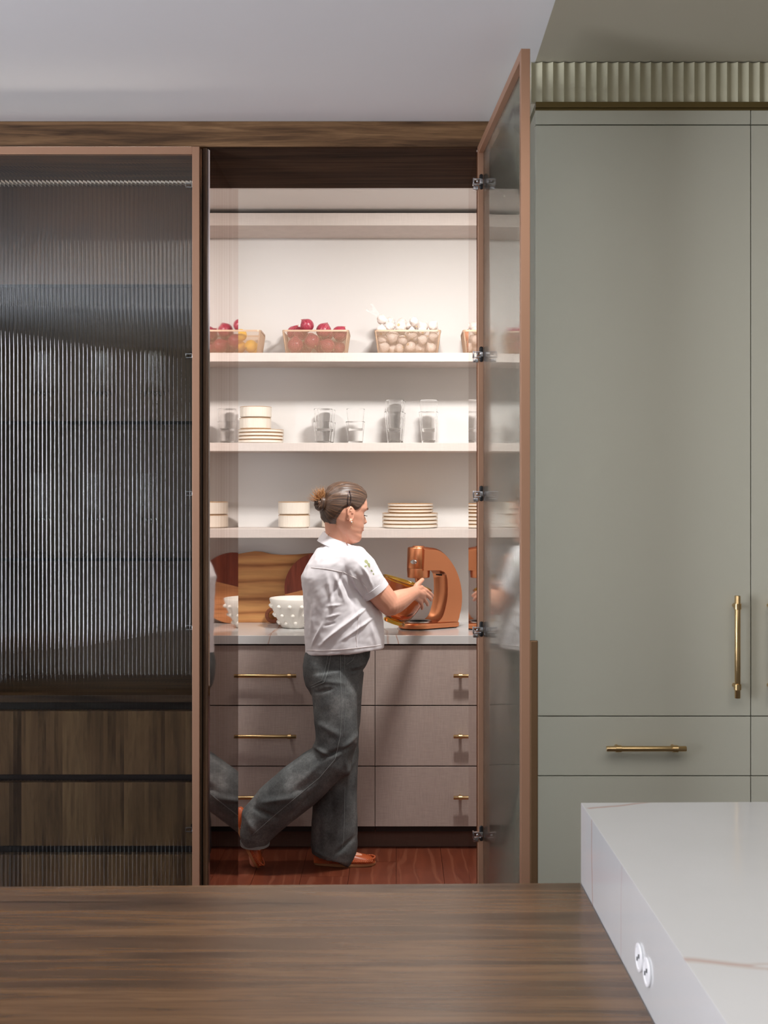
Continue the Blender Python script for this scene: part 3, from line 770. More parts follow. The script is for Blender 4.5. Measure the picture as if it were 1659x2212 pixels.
for proto, px, top, low, nm in ((sh, 697.5, 881, 909.5, 'left'), (sh, 767.5, 881, 909.5, 'right'), (tl, 851.5, 862, 885.5, 'left'), (tl, 925.5, 862, 885.5, 'right')):
    kind = 'short' if proto is sh else 'tall'
    zl = (956.4 - low) * ps; zt2 = (956.4 - top) * ps
    hh = 0.100 if kind == 'short' else 0.144
    grp = 'short tumblers stacked in pairs' if kind == 'short' else 'tall highball glasses stacked in pairs'
    for tier, dz in (('lower', 0.0), ('upper', zt2 - hh)):
        sc = 1.0 if tier == 'lower' else 0.985
        o = dup(proto, (so(px) + (0.0012 if tier == 'upper' else 0), YO, S2 + dz), (0, 0, rnd.uniform(0, 6)), '%s glass of the %s stack of %s clear tumblers on the middle shelf' % (tier, nm, kind), grp)
        o['category'] = 'glass'
        o.scale = (0.955 if tier == 'upper' else 1, 0.955 if tier == 'upper' else 1, 1)
    # second pair standing behind
    if nm == 'left':
        for tier, dz in (('lower', 0.0), ('upper', zt2 - hh)):
            o = dup(proto, (so(px) + 0.010, YO + 0.088, S2 + dz), (0, 0, 1.0), '%s glass of the %s pair hidden behind the %s stack on the middle shelf' % (tier, kind, nm), grp)
            o['category'] = 'glass'; o.scale = (0.955 if tier == 'upper' else 1, 0.955 if tier == 'upper' else 1, 1)
for q in (sh, tl):
    for ch in list(q.children): bpy.data.objects.remove(ch)
    bpy.data.objects.remove(q)

# ribbed cream crockery
def plate(R0, h):
    rr = thing('plate', (0, 0, -5), None, None); b = MB()
    b.lathe([(1e-5, 0), (R0 - 0.012, 0), (R0 - 0.010, 0.0015), (R0 - 0.0045, 0.0035), (R0 - 0.0012, 0.005), (R0 - 0.0012, h - 0.0018), (R0 - 0.005, h - 0.0018), (R0 - 0.007, 0.007), (1e-5, 0.006)], 160, rib=0.0010, nrib=80)
    obj('dish', b, M['ceramic'], rr, True, 40, world=False)
    c = MB(); c.lathe([(R0 - 0.0056, h - 0.0020), (R0 - 0.0002, h - 0.0020), (R0 + 0.0002, h - 0.0008), (R0 - 0.001, h), (R0 - 0.0050, h), (R0 - 0.0056, h - 0.0008), (R0 - 0.0056, h - 0.0020)], 64)
    obj('glazed_rim', c, M['rim'], rr, True, 50, world=False)
    return rr
def bowl(R0, h):
    rr = thing('bowl', (0, 0, -5), None, None); b = MB()
    b.lathe([(1e-5, 0), (R0 - 0.010, 0), (R0 - 0.007, 0.002), (R0 - 0.006, 0.004), (R0 - 0.0012, 0.006), (R0 - 0.0012, h - 0.002), (R0 - 0.005, h - 0.002), (R0 - 0.006, 0.010), (1e-5, 0.008)], 160, rib=0.0012, nrib=60)
    obj('body', b, M['ceramic'], rr, True, 40, world=False)
    c = MB(); c.lathe([(R0 - 0.0056, h - 0.0022), (R0 + 0.0002, h - 0.0022), (R0 + 0.0004, h - 0.0008), (R0 - 0.001, h), (R0 - 0.0050, h), (R0 - 0.0056, h - 0.0008), (R0 - 0.0056, h - 0.0022)], 64)
    obj('glazed_rim', c, M['rim'], rr, True, 50, world=False)
    return rr
def stack(proto, n, px, z, dz, where, cat, grp, Y=YO):
    nm = ['lowest', 'second from the bottom', 'third from the bottom', 'top'] if n == 4 else (['lowest', 'middle', 'top'] if n == 3 else ['lower', 'upper'])
    for i in range(n):
        j = 0.0012
        o = dup(proto, (so(px, Y) + rnd.uniform(-j, j), Y + rnd.uniform(-j, j), z + i * dz), (0, 0, rnd.uniform(0, 6)), '%s %s' % (nm[i], where), grp)
        o['category'] = cat
S3 = zs(1142.5) + 0.0004
def kill(q):
    for ch in list(q.children): bpy.data.objects.remove(ch)
    bpy.data.objects.remove(q)
R_l = (946 - 826) / 2 * ps; hl = (1142 - 1110) * ps / 4
pL = plate(R_l, hl * 1.02); stack(pL, 4, 886, S3, hl, 'large cream plate in the right-hand stack on the lowest shelf', 'plate', 'large cream plates on the lowest shelf'); 
R_s = (936 - 838) / 2 * ps; hs = (1110 - 1090) * ps / 3
pS = plate(R_s, hs * 1.02); stack(pS, 3, 887, S3 + hl * 4.02 + 0.0005, hs, 'small cream plate on top of the large plates, lowest shelf', 'plate', 'small cream plates on the lowest shelf'); kill(pS)
R_m = (613 - 515) / 2 * ps + 0.0; hm = (955.5 - 925.5) * ps / 4
pM = plate(R_m, hm * 1.02); stack(pM, 4, 563.5, S2, hm, 'cream plate under the two bowls on the middle shelf', 'plate', 'cream plates on the middle shelf'); kill(pM); kill(pL)
R_b = 34 * ps; hb = (924 - 875) * ps / 2
pB = bowl(R_b, hb * 1.005); stack(pB, 2, 552, S2 + hm * 4.02 + 0.0005, hb, 'ribbed cream bowl on the stack of plates, middle shelf', 'bowl', 'cream bowls on the middle shelf')
hb2 = (1142 - 1086) * ps / 2; kill(pB); pB = bowl(R_b, hb2 * 1.005)
stack(pB, 2, 635.5, S3, hb2, 'ribbed cream bowl in the stack left of the head, lowest shelf', 'bowl', 'cream bowls on the lowest shelf')
stack(pB, 2, 730, S3, hb2, 'ribbed cream bowl in the stack hidden behind the head, lowest shelf', 'bowl', 'cream bowls on the lowest shelf'); kill(pB)

# stemware on the glass shelves of the display cabinet
def stemware(name, H, rb, bh, rt):
    rr = thing(name, (0, 0, -5), None, None); b = MB(); zb = H - bh
    b.lathe([(1e-5, 0), (rb*0.95, 0), (rb*0.95, 0.001), (0.012, 0.004), (0.004, 0.012), (0.0032, 0.03), (0.0032, zb - 0.012), (0.006, zb - 0.003), (rb*0.7, zb + 0.012), (rb*0.98, zb + 0.035), (rb, zb + 0.05), (rt, H), (rt - 0.0012, H), (rb - 0.0014, zb + 0.05), (rb*0.96 - 0.0014, zb + 0.035), (rb*0.66, zb + 0.014), (0.003, zb + 0.003), (1e-5, zb + 0.002)], 36)
    obj('glass_body', b, M['glass'], rr, True, 60, world=False); return rr
YGs = YF + 0.20
wg = stemware('wine_glass', 0.222, 0.042, 0.135, 0.034); fl = stemware('champagne_flute', 0.255, 0.031, 0.150, 0.030)
for proto, pxs, z, what, grp in ((wg, (-28, 87, 217, 330), zc(913) + 0.005, 'wide wine glass', 'wine glasses on the middle glass shelf'), (fl, (-32, 85, 200, 315), zc(1208) + 0.005, 'tall narrow wine glass', 'tall glasses on the lowest glass shelf')):
    for px, w_ in zip(pxs, ('farthest from the open pantry, cut by the frame', 'third from the pantry', 'second from the pantry', 'nearest the pantry')):
        o = dup(proto, ((px - 857) * YGs / F, YGs, z), (0, 0, 0), '%s %s, %s' % (what, 'behind reeded glass', w_), grp); o['category'] = 'glass'
kill(wg); kill(fl)

# ------------------------------------------------------------------ things on the pantry worktop
ZC = ZT + 0.0003
def board_wood():
    t = NT('live_edge_wood'); v = t.coords((0.10, 1, 1))
    wv = t.n('ShaderNodeTexWave', bands_direction='Z'); wv.inputs['Scale'].default_value = 4.5; wv.inputs['Distortion'].default_value = 11; wv.inputs['Detail'].default_value = 4; wv.inputs['Detail Scale'].default_value = 1.6
    t.l(v, wv.inputs['Vector'])
    c = t.ramp(wv.outputs[0], [(0.0, srgb((150, 92, 46))), (0.2, srgb((186, 124, 70))), (0.7, srgb((204, 146, 88))), (1, srgb((208, 152, 92)))])
    f = t.noise(v, 60, 3); t.l(t.mix(0.2, c, t.ramp(f, [(0.35, srgb((120, 66, 34))), (0.6, srgb((214, 160, 104)))])), t.b.inputs['Base Color'])
    t.setb(Roughness=0.4); return t.m
mb = MB(); YB = 5.585
YB = 5.602
top_px = [(440, 1193), (470, 1192), (513, 1197), (530, 1194), (550, 1191), (565, 1192), (585, 1197), (610, 1199), (640, 1198), (675, 1195), (700, 1196), (720, 1199)]
def bp(px, py, Y): return ((px - 857) * YB / F, Y, HC - (py - 1053) * YB / F)
fr_ = [bp(440, 1320, YB)]; ring_t = [bp(a, b, YB) for a, b in top_px]
zlo = ZC
outl = [((440 - 857) * YB / F, zlo)] + [(q[0], q[2]) for q in ring_t] + [((720 - 857) * YB / F, zlo)]
ct = Vector((sum(q[0] for q in outl) / len(outl), sum(q[1] for q in outl) / len(outl)))
mb.loft([[(x, YB, z) for x, z in outl], [(x, YB + 0.022, z) for x, z in outl]])
lb = obj('serving_board', mb, board_wood()); tag(lb, 'wide honey-brown live-edge wooden board leaning at the back of the worktop', 'wooden board')
# round two-tone board
rb = thing('round_board', (so(691, 5.565), 5.565, ZC), 'round terracotta and tan board in front of the live-edge board', 'wooden board')
cxr, RR = so(691, 5.565), 76.5 * 5.565 / F; czr = ZC + RR
M['terra'] = wood('terracotta_wood', (92, 38, 26), (132, 62, 44), (156, 80, 58), 'Z', 0.4)
M['tan'] = wood('tan_wood', (176, 108, 66), (204, 138, 90), (218, 156, 108), 'X', 0.4)
def seg_disc(a0, a1, y0, y1, n=48):
    pts = [(cxr + RR * math.cos(a0 + (a1 - a0) * k / n), czr + RR * math.sin(a0 + (a1 - a0) * k / n)) for k in range(n + 1)]
    m_ = MB(); m_.loft([[(x, y0, z) for x, z in pts], [(x, y1, z) for x, z in pts]]); return m_
obj('dark_half', seg_disc(R(18), R(190), 5.562, 5.580), M['terra'], rb, True, 40)
obj('light_half', seg_disc(R(190.3), R(377.7), 5.562, 5.580), M['tan'], rb, True, 40)
# knobbly white bowl
kb = thing('knobbly_bowl', (so(639, 5.415), 5.415, ZC), 'white clay bowl covered in round knobs on the pantry worktop', 'bowl')
kc = (so(639, 5.415), 5.415); k1 = 5.415 / F; prof_k = [(1e-5, 0), (28*k1, 0), (31*k1, 0.003), (36*k1, 0.022), (44*k1, 0.052), (52*k1, 0.09), (57*k1, 0.128), (56*k1, 0.1315), (53*k1, 0.128), (47*k1, 0.088), (38*k1, 0.045), (28*k1, 0.012), (1e-5, 0.010)]
b = MB(); b.lathe(prof_k, 56, (kc[0], kc[1], ZC)); obj('body', b, M['white_clay'], kb, True, 60)
def prof_r(z):
    q = prof_k[2:7]
    for (r0_, z0_), (r1_, z1_) in zip(q, q[1:]):
        if z <= z1_: return r0_ + (r1_ - r0_) * (z - z0_) / (z1_ - z0_)
    return q[-1][0]
for row, (z, n) in enumerate(((0.024, 11), (0.058, 12), (0.098, 13))):
    for k in range(n):
        a = 2*math.pi*(k + 0.5*row) / n + 0.2
        r_ = prof_r(z) + 0.002; nb = MB(); nb.ball((0, 0, 0), 0.0088, 14, 9, (1.15, 1, 1.0))
        nb.xf(Matrix.Translation((kc[0] + r_*math.cos(a), kc[1] + r_*math.sin(a), ZC + z)) @ Matrix.Rotation(a, 4, 'Z'))
        obj('knob', nb, M['white_clay'], kb, True)
# ring handle of the round board, towards the lower left
M['ring'] = wood('brown_ring_wood', (96, 50, 30), (134, 76, 48), (156, 94, 62), 'X', 0.35)
ch_ = Vector((so(590, 5.571), 5.571, ZC + 0.0375)); b = MB(); rings = []
for k in range(40):
    a = 2 * math.pi * k / 40; dr_ = Vector((math.cos(a), 0, math.sin(a)))
    rings.append([ch_ + dr_ * (0.0285 + q[0]) + Vector((0, q[1], 0)) for q in ((-0.008, -0.007), (-0.006, -0.009), (0.006, -0.009), (0.008, -0.007), (0.008, 0.007), (0.006, 0.009), (-0.006, 0.009), (-0.008, 0.007))])
rings.append(rings[0]); b.loft(rings, caps=False); obj('ring_handle', b, M['ring'], rb, True, 40)
dd = (Vector((cxr, 5.571, czr)) - ch_).normalized(); b = MB(); b.tube([ch_ + dd * 0.036, ch_ + dd * 0.075], [0.013, 0.022], 12, flat=0.5); obj('neck', b, M['ring'], rb, True, 40)

# ------------------------------------------------------------------ copper stand mixer
YM = 5.37; my = math.radians(28)
mx = thing('stand_mixer', ((904 - 857) * YM / F, YM, ZC), 'brushed copper stand mixer on the pantry worktop', 'stand mixer')
um = F / YM * math.cos(my)
def prof_px(pts): return [((x / 5.184 + 740 - 904 - 13) / um, HC - (y / 5.184 + 1020 - 1053) * YM / F - ZC) for x, y in pts]
outer = prof_px([(900, 840), (985, 840), (1060, 852), (1130, 893), (1200, 968), (1265, 1070), (1310, 1180), (1338, 1300), (1348, 1420), (1337, 1550), (1308, 1655), (1275, 1738)])
inner = prof_px([(1000, 1738), (985, 1700), (1055, 1672), (1110, 1620), (1145, 1520), (1168, 1400), (1172, 1300), (1165, 1190), (1145, 1130), (1110, 1105), (1060, 1095), (900, 1092)])
outer = [(u, max(z, 0.004)) for u, z in outer]; inner = [(u, max(z, 0.004)) for u, z in inner]
def mix_part(outl_o, outl_i, deep):
    """cross-sections across the width; the inner edge is hollowed towards the middle"""
    rings = []; hw = 0.062; ns = 13
    for k in range(ns):
        t = -1 + 2*k/(ns-1); v = hw * t; e = abs(t) ** 8
        ring_ = []
        cen = Vector((0.09, 0.18))
        for (u, z) in outl_o:
            d = Vector((u, z)) - cen; ring_.append((u - d.x * 0.05 * e, v, z - (d.y * 0.05 * e if z > 0.05 else 0)))
        for i_, (u, z) in enumerate(outl_i):
            hol = deep * (1 - min(1, abs(t) * 1.08) ** 2) if 0.03 < z < 0.235 else 0
            ring_.append((u + hol, v, z + (hol * 0.35 if z > 0.2 else 0)))
        rings.append(ring_)
    m_ = MB(); m_.loft(rings); return m_
MM = Matrix.Translation(mx.location) @ Matrix.Rotation(my, 4, 'Z')
def mput(name, mb, mat, smooth=True, ang=35, parent=mx): mb.xf(MM); return obj(name, mb, mat, parent, smooth, ang)
# split neck / head arm at the seam
seam_o = 5; seam_i = 8
ho = outer[:seam_o+1]; hi = inner[seam_i-1:]
co = outer[seam_o:]; ci = inner[:seam_i]
arc = prof_px([(1262, 1072), (1225, 1066), (1190, 1078), (1165, 1105), (1150, 1140)])
def smooth_line(pts, m=5):
    out = []
    for i in range(len(pts) - 1):
        p0, p1, p2, p3 = pts[max(i-1, 0)], pts[i], pts[i+1], pts[min(i+2, len(pts)-1)]
        for k in range(m):
            t_ = k / m; q = []
            for c in (0, 1):
                q.append(0.5 * (2*p1[c] + (p2[c]-p0[c])*t_ + (2*p0[c]-5*p1[c]+4*p2[c]-p3[c])*t_*t_ + (3*p1[c]-p0[c]-3*p2[c]+p3[c])*t_**3))
            out.append(tuple(q))
    return out + [pts[-1]]
o_s = smooth_line(outer); ho = o_s[:5*seam_o+1]; co = o_s[5*seam_o:]
i_s = smooth_line(inner); ci = i_s[:5*(seam_i-1)+1]; hi2 = i_s[5*(seam_i-1)+3:]
arc = smooth_line(arc, 3)
head_mb = mix_part(ho, arc[1:-1] + hi2, 0.014)
col_mb = mix_part(co, ci + list(reversed(arc[1:-1])), 0.030)
col_mb.v = [(u, v * 1.0, z) for u, v, z in col_mb.v]
column = mput('column', col_mb, M['copper'])
headp = mput('head_arm', head_mb, M['copper'])
hz0, hz1 = HC - (1180/5.184 + 1020 - 1053) * YM / F - ZC, HC - (840/5.184 + 1020 - 1053) * YM / F - ZC
zseam = HC - (1075/5.184 + 1020 - 1053) * YM / F - ZC
hb_ = MB(); hb_.lathe([(1e-5, zseam + 0.001), (0.051, zseam + 0.001), (0.0515, zseam + 0.002), (0.0485, hz1 - 0.004), (0.046, hz1), (0.03, hz1 + 0.002), (1e-5, hz1 + 0.003)], 64)
mput('head_drum', hb_, M['copper'])
lb_ = MB(); lb_.lathe([(1e-5, hz0), (0.046, hz0), (0.049, hz0 + 0.002), (0.0515, zseam - 0.002), (0.051, zseam), (1e-5, zseam)], 64); mput('lower_ring', lb_, M['copper'])
sm_ = MB(); sm_.lathe([(1e-5, zseam - 0.0004), (0.0505, zseam - 0.0004), (0.0505, zseam + 0.0014), (1e-5, zseam + 0.0014)], 64); mput('seam', sm_, M['black'])
kn_ = MB(); kn_.lathe([(1e-5, hz1 + 0.001), (0.026, hz1 + 0.001), (0.024, hz1 + 0.006), (1e-5, hz1 + 0.007)], 60, rib=0.001, nrib=30); mput('speed_knob', kn_, M['copper'])
sh_ = MB(); sh_.lathe([(1e-5, hz0 - 0.026), (0.0075, hz0 - 0.026), (0.0095, hz0 - 0.020), (0.014, hz0 - 0.018), (0.0155, hz0 + 0.001), (1e-5, hz0 + 0.001)], 28, rib=0.0006, nrib=14); mput('beater_socket', sh_, M['copper'])
bg = MB(); a0 = math.radians(-146) 
vs = [];
for ri, rf in ((0.0, 0.0030), (0.75, 0.0026), (1.0, 0.0)):
    for k in range(28):
        t = 2*math.pi*k/28; da = ri * 0.34 * math.cos(t); dz = ri * 0.0100 * math.sin(t)
        rr_ = 0.0502 + rf; vs.append((rr_ * math.cos(a0 + da), rr_ * math.sin(a0 + da), zseam + 0.030 + dz))
fs = [(r_*28 + k, r_*28 + (k+1) % 28, (r_+1)*28 + (k+1) % 28, (r_+1)*28 + k) for r_ in range(2) for k in range(28)]
bg.add(vs, fs); mput('badge', bg, M['steel'])
tx = MB()
for k in range(5):
    da = (k - 2) * 0.062; rr_ = 0.0534
    for dz in (-0.002, 0.0014):
        tx.tube([(rr_*math.cos(a0+da-0.02), rr_*math.sin(a0+da-0.02), zseam+0.030+dz), (rr_*math.cos(a0+da+0.02), rr_*math.sin(a0+da+0.02), zseam+0.030+dz+(0.0006 if k % 2 else -0.0006))], 0.00045, 5)
mput('badge_lettering', tx, M['chrome'])
# base plate: rounded nose running into the column
bs = MB()
def base_ring(o, z, s=1.0):
    pts = []
    for k in range(25):
        a = math.pi/2 + math.pi * k/24; pts.append(((0.006 + 0.098 * math.cos(a)) - o*math.cos(a)*1.0, 0.078*math.sin(a) - o*math.sin(a), z))
    pts += [(0.17 - o, -0.062 + o*0.6, z), (0.17 - o, 0.062 - o*0.6, z)]
    return pts
bs.loft([base_ring(0.006, 0.003), base_ring(0.0, 0.006), base_ring(-0.0015, 0.022), base_ring(0.003, 0.0285), base_ring(0.012, 0.030)])
mput('base', bs, M['copper'], True, 50)
ft = MB(); ft.loft([base_ring(0.008, 0.0), base_ring(0.008, 0.0045)]); mput('rubber_foot', ft, M['black'], False)
rg_ = MB(); rg_.lathe([(0.045, 0.030), (0.060, 0.030), (0.060, 0.0345), (0.056, 0.036), (0.050, 0.034), (0.045, 0.032), (0.045, 0.030)], 56); mput('bowl_seat', rg_, M['steel'])
lk = MB(); lk.box(0.088, 0.102, -0.035, 0.0, 0.232, 0.238, 0.001); mput('lock_lever', lk, M['black'])

# ------------------------------------------------------------------ tinted glass mixing bowl held by the woman
t = NT('amber_glass'); t.setb(Base_Color=srgb((236, 176, 140)), Roughness=0.02, IOR=1.42, Transmission_Weight=1.0); M['amber'] = t.m
t = NT('yellow_glass_rim'); t.setb(Base_Color=srgb((246, 200, 70)), Roughness=0.04, IOR=1.45, Transmission_Weight=1.0); M['amber_rim'] = t.m
rimc = P(740 + 722/5.184, 1020 + 1238/5.184, 5.142); basc = P(740 + 578/5.184, 1020 + 1682/5.184, 5.142)
ax = (rimc - basc); HB = ax.length; ax.normalize()
GB = Matrix.Translation(basc) @ ax.to_track_quat('Z', 'Y').to_matrix().to_4x4()
gbw = thing('mixing_bowl', tuple(basc), 'amber-tinted glass mixing bowl tilted in the woman\'s hands', 'mixing bowl')
b = MB(); b.lathe([(1e-5, 0.008), (0.034, 0.008), (0.046, 0.014), (0.064, 0.036), (0.080, 0.075), (0.094, 0.12), (0.106, HB - 0.006), (0.103, HB - 0.006), (0.0905, 0.12), (0.0765, 0.075), (0.060, 0.038), (0.042, 0.018), (1e-5, 0.013)], 72)
b.xf(GB); obj('glass_wall', b, M['amber'], gbw, True, 50)
b = MB(); b.lathe([(0.1025, HB - 0.006), (0.1075, HB - 0.006), (0.110, HB - 0.003), (0.110, HB + 0.001), (0.106, HB + 0.003), (0.1025, HB), (0.1025, HB - 0.006)], 72)
b.xf(GB); obj('thick_rim', b, M['amber_rim'], gbw, True, 60)
b = MB(); b.lathe([(1e-5, -0.004), (0.044, -0.004), (0.047, -0.001), (0.047, 0.006), (0.043, 0.011), (0.030, 0.0075), (1e-5, 0.0078)], 48); b.xf(GB); obj('foot_ring', b, M['amber_rim'], gbw, True, 40)

# ------------------------------------------------------------------ the woman
t = NT('skin'); v = t.coords()
t.l(t.mix(t.noise(v, 14, 4), srgb((214, 152, 126)), srgb((228, 172, 146))), t.b.inputs['Base Color'])
t.setb(Roughness=0.5, Subsurface_Weight=0.12); t.b.inputs['Subsurface Radius'].default_value = (0.012, 0.005, 0.003); t.bump(t.noise(v, 300, 2), 0.05, 0.0005); M['skin'] = t.m
def hairmat():
    t = NT('hair_brown'); tc = t.n('ShaderNodeTexCoord')
    a = t.n('ShaderNodeAttribute'); a.attribute_name = 'strand'
    mp = t.n('ShaderNodeMapping'); mp.inputs['Scale'].default_value = (1, 1, 1); t.l(a.outputs['Vector'], mp.inputs['Vector'])
    f = t.noise(mp.outputs[0], 1.0, 5, 0.7); 
    t.l(t.ramp(f, [(0.34, srgb((44, 34, 30))), (0.54, srgb((84, 64, 52))), (0.64, srgb((126, 92, 66))), (0.76, srgb((188, 138, 88)))]), t.b.inputs['Base Color'])
    t.setb(Roughness=0.38); t.bump(f, 0.5, 0.002); return t.m
M['hair'] = hairmat()
M['hair_tip'] = plain('hair_blond', (176, 128, 84), 0.45)
def cloth_mat(name, c, scale=900, amt=0.06, rough=0.8):
    t = NT(name); v = t.coords(); col = srgb(c); f = t.noise(v, scale, 2); g = t.noise(v, 9, 4)
    t.l(t.mix(t.math('MULTIPLY', t.math('ADD', f, g), 0.5), tuple(x*(1-amt) for x in col[:3])+(1,), tuple(min(1, x*(1+amt)) for x in col[:3])+(1,)), t.b.inputs['Base Color'])
    t.setb(Roughness=rough, Specular_IOR_Level=0.2); t.bump(f, 0.15, 0.0005); return t.m
M['shirt'] = cloth_mat('white_cotton', (222, 220, 225), 500, 0.02)
M['shirt_seam'] = cloth_mat('cotton_stitch', (222, 214, 214), 500, 0.03)
t = NT('grey_denim'); v = t.coords(); tw_ = t.noise(t.coords((500, 500, 120)), 1.5, 2); g_ = t.noise(v, 5, 5, 0.6); h_ = t.noise(v, 130, 3, 0.7)
c1 = t.ramp(g_, [(0.3, srgb((70, 73, 75))), (0.52, srgb((104, 107, 108))), (0.72, srgb((156, 158, 158)))])
t.l(t.mix(0.5, c1, t.ramp(t.math('MULTIPLY', t.math('ADD', tw_, h_), 0.5), [(0.38, (0.25, 0.26, 0.27, 1)), (0.6, (1, 1, 1, 1))]), 'MULTIPLY'), t.b.inputs['Base Color'])
t.setb(Roughness=0.9, Specular_IOR_Level=0.15); t.bump(h_, 0.25, 0.001); M['denim'] = t.m
M['denim_seam'] = cloth_mat('denim_stitch', (132, 138, 138), 500, 0.3)
M['leaf'] = plain('leaf_embroidery', (150, 156, 116), 0.8)
M['shoe'] = plain('tan_leather', (178, 84, 42), 0.38, bump=0.3, bscale=120)
M['sole'] = plain('leather_sole', (176, 124, 84), 0.6)

wp = P(728, 1866, 4.90); wp.z = 0
wom = thing('person', tuple(wp), 'woman in white short-sleeved shirt and wide grey jeans, seen from behind, tilting a glass bowl', 'person')
# head frame: x forward, y her left, z up
HCEN = P(744, 1109, 4.87)
HM = Matrix.Translation(HCEN) @ Matrix.Rotation(R(28), 4, 'Z') @ Matrix.Rotation(R(9), 4, 'Y')
def interp(tab, z):
    tab = sorted(tab)
    if z <= tab[0][0]: return tab[0][1]
    for (a, b), (c, d) in zip(tab, tab[1:]):
        if z <= c:
            t = (z - a) / (c - a); t = t * t * (3 - 2 * t) * 0.35 + t * 0.65; return b + (d - b) * t
    return tab[-1][1]
FR = [(.117, 0.0), (.112, .030), (.103, .050), (.088, .068), (.07, .080), (.05, .0865), (.03, .088), (.014, .081), (-.02, .083), (-.045, .087), (-.07, .082), (-.088, .086), (-.103, .080), (-.114, .062), (-.118, .04)]
BK = [(.117, 0.0), (.112, -.034), (.103, -.056), (.088, -.075), (.06, -.092), (.03, -.098), (0, -.096), (-.03, -.086), (-.05, -.068), (-.07, -.045), (-.09, -.012), (-.105, .016), (-.118, .032)]
WD = [(.117, .001), (.112, .030), (.103, .046), (.088, .059), (.06, .072), (.03, .076), (0, .074), (-.03, .067), (-.06, .058), (-.08, .049), (-.1, .036), (-.112, .022), (-.118, .010)]
def head_pt(th, z, off=0.0):
    f, b, w = interp(FR, z), interp(BK, z), interp(WD, z)
    c = (f + b) / 2; a = (f - b) / 2
    ct, st_ = math.cos(th), math.sin(th); e = 2 / 2.25
    x = c + (a + off) * math.copysign(abs(ct) ** e, ct); y = (w + off) * math.copysign(abs(st_) ** e, st_)
    if ct > 0:
        A = interp([(.03, 0), (.02, .003), (.005, .010), (-.012, .019), (-.021, .0245), (-.028, .016), (-.034, .003), (-.04, 0)], z)
        wn = interp([(.03, .007), (0, .0085), (-.018, .0125), (-.026, .014), (-.04, .01)], z)
        x += A * math.exp(-(y / wn) ** 2)
        x += 0.0065 * math.exp(-((z + .0475) / .0055) ** 2 - (y / .020) ** 2) + 0.006 * math.exp(-((z + .0615) / .006) ** 2 - (y / .018) ** 2)
        x -= 0.004 * math.exp(-((z + .0545) / .0035) ** 2 - (y / .022) ** 2)
        for sy in (-1, 1):
            x -= 0.0085 * math.exp(-((z - .010) / .012) ** 2 - ((y - sy * .031) / .016) ** 2)
            x += 0.0045 * math.exp(-((z - .010) / .008) ** 2 - ((y - sy * .031) / .010) ** 2)
            x += 0.004 * math.exp(-((z - .029) / .007) ** 2 - ((y - sy * .028) / .020) ** 2)
    return Vector((x, y, z + (off if z > .08 else 0) * max(0, (z - .06) / .057)))
body = MB()
zz = [-.118 + .235 * k / 94 for k in range(95)]
hd = MB(); hd.loft([[head_pt(2*math.pi*k/96, z) for k in range(96)] for z in zz]); hd.xf(HM); body.add(hd.v, hd.f)
# ears
for sy in (-1, 1):
    e = MB(); pts = []
    for k in range(11):
        a = R(200 - 25 * k * 1.12); pts.append((-.010 + .0135 * math.cos(a) - 0.004 * math.sin(a), sy * (.0775 + .004 * (math.cos(a) < 0)), -.006 + .0255 * math.sin(a) + 0.003))
    e.tube(pts, [.0036, .0042, .0044, .0044, .0042, .004, .0036, .0034, .0036, .004, .004], 10)
    e.ball((-.006, sy * .0775, -.030), .0062, 12, 8, (1, .7, 1))
    e.ball((-.012, sy * .073, -.004), .013, 14, 10, (0.9, .42, 1.6))
    pts2 = [(-.013 + .0075 * math.cos(R(a)), sy * .079, -.002 + .014 * math.sin(R(a))) for a in (150, 110, 60, 10)]
    e.tube(pts2, .0026, 8)
    e.xf(HM); body.add(e.v, e.f)
neck0 = P(731, 1184, 4.885); neck1 = HM @ Vector((-.030, 0, -.035))
body.tube([neck0 + Vector((-.01, 0, -.06)), neck0, neck0.lerp(neck1, .5), neck1, neck1 + Vector((0.004, 0, .03))], [.066, .052, .047, .049, .045], 28)
# torso inside the shirt, hips and legs inside the jeans
def P2(px, py, Y): return P(px, py, Y)
body.tube([P(735, 1188, 4.885), P(735, 1205, 4.88), P(733, 1260, 4.87), P(735, 1340, 4.87), P(730, 1400, 4.87), P(722, 1450, 4.87)], [.06, .088, .095, .085, .082, .07], 28)
shR, elR, wrR = P(765, 1216, 4.79), P(842, 1307, 4.82), P(893, 1281, 4.975)
shL, elL, wrL = P(782, 1214, 4.985), P(798, 1298, 5.04), P(813, 1280, 5.095)
def limb(pts, rad, n=22):
    body.tube(pts, rad, n)
for sh_, el_, wr_, top in ((shR, elR, wrR, True), (shL, elL, wrL, False)):
    k_ = 1.0 if top else 0.78
    body.capsule(sh_, sh_.lerp(el_, .12), .052 * k_, .05 * k_, 22)
    body.tube([sh_, sh_.lerp(el_, .3), sh_.lerp(el_, .6), sh_.lerp(el_, .88), el_], [.053 * k_, .053 * k_, .051 * k_, .047 * k_, .043 * k_], 22)
    body.capsule(el_, el_.lerp(wr_, .05), .0435 * k_, .045 * k_, 22)
    body.tube([el_, el_.lerp(wr_, .22), el_.lerp(wr_, .5), el_.lerp(wr_, .8), wr_, wr_ + (wr_ - el_).normalized() * .012], [.043 * k_, .046 * k_, .040 * k_, .0305, .0265, .026], 22)
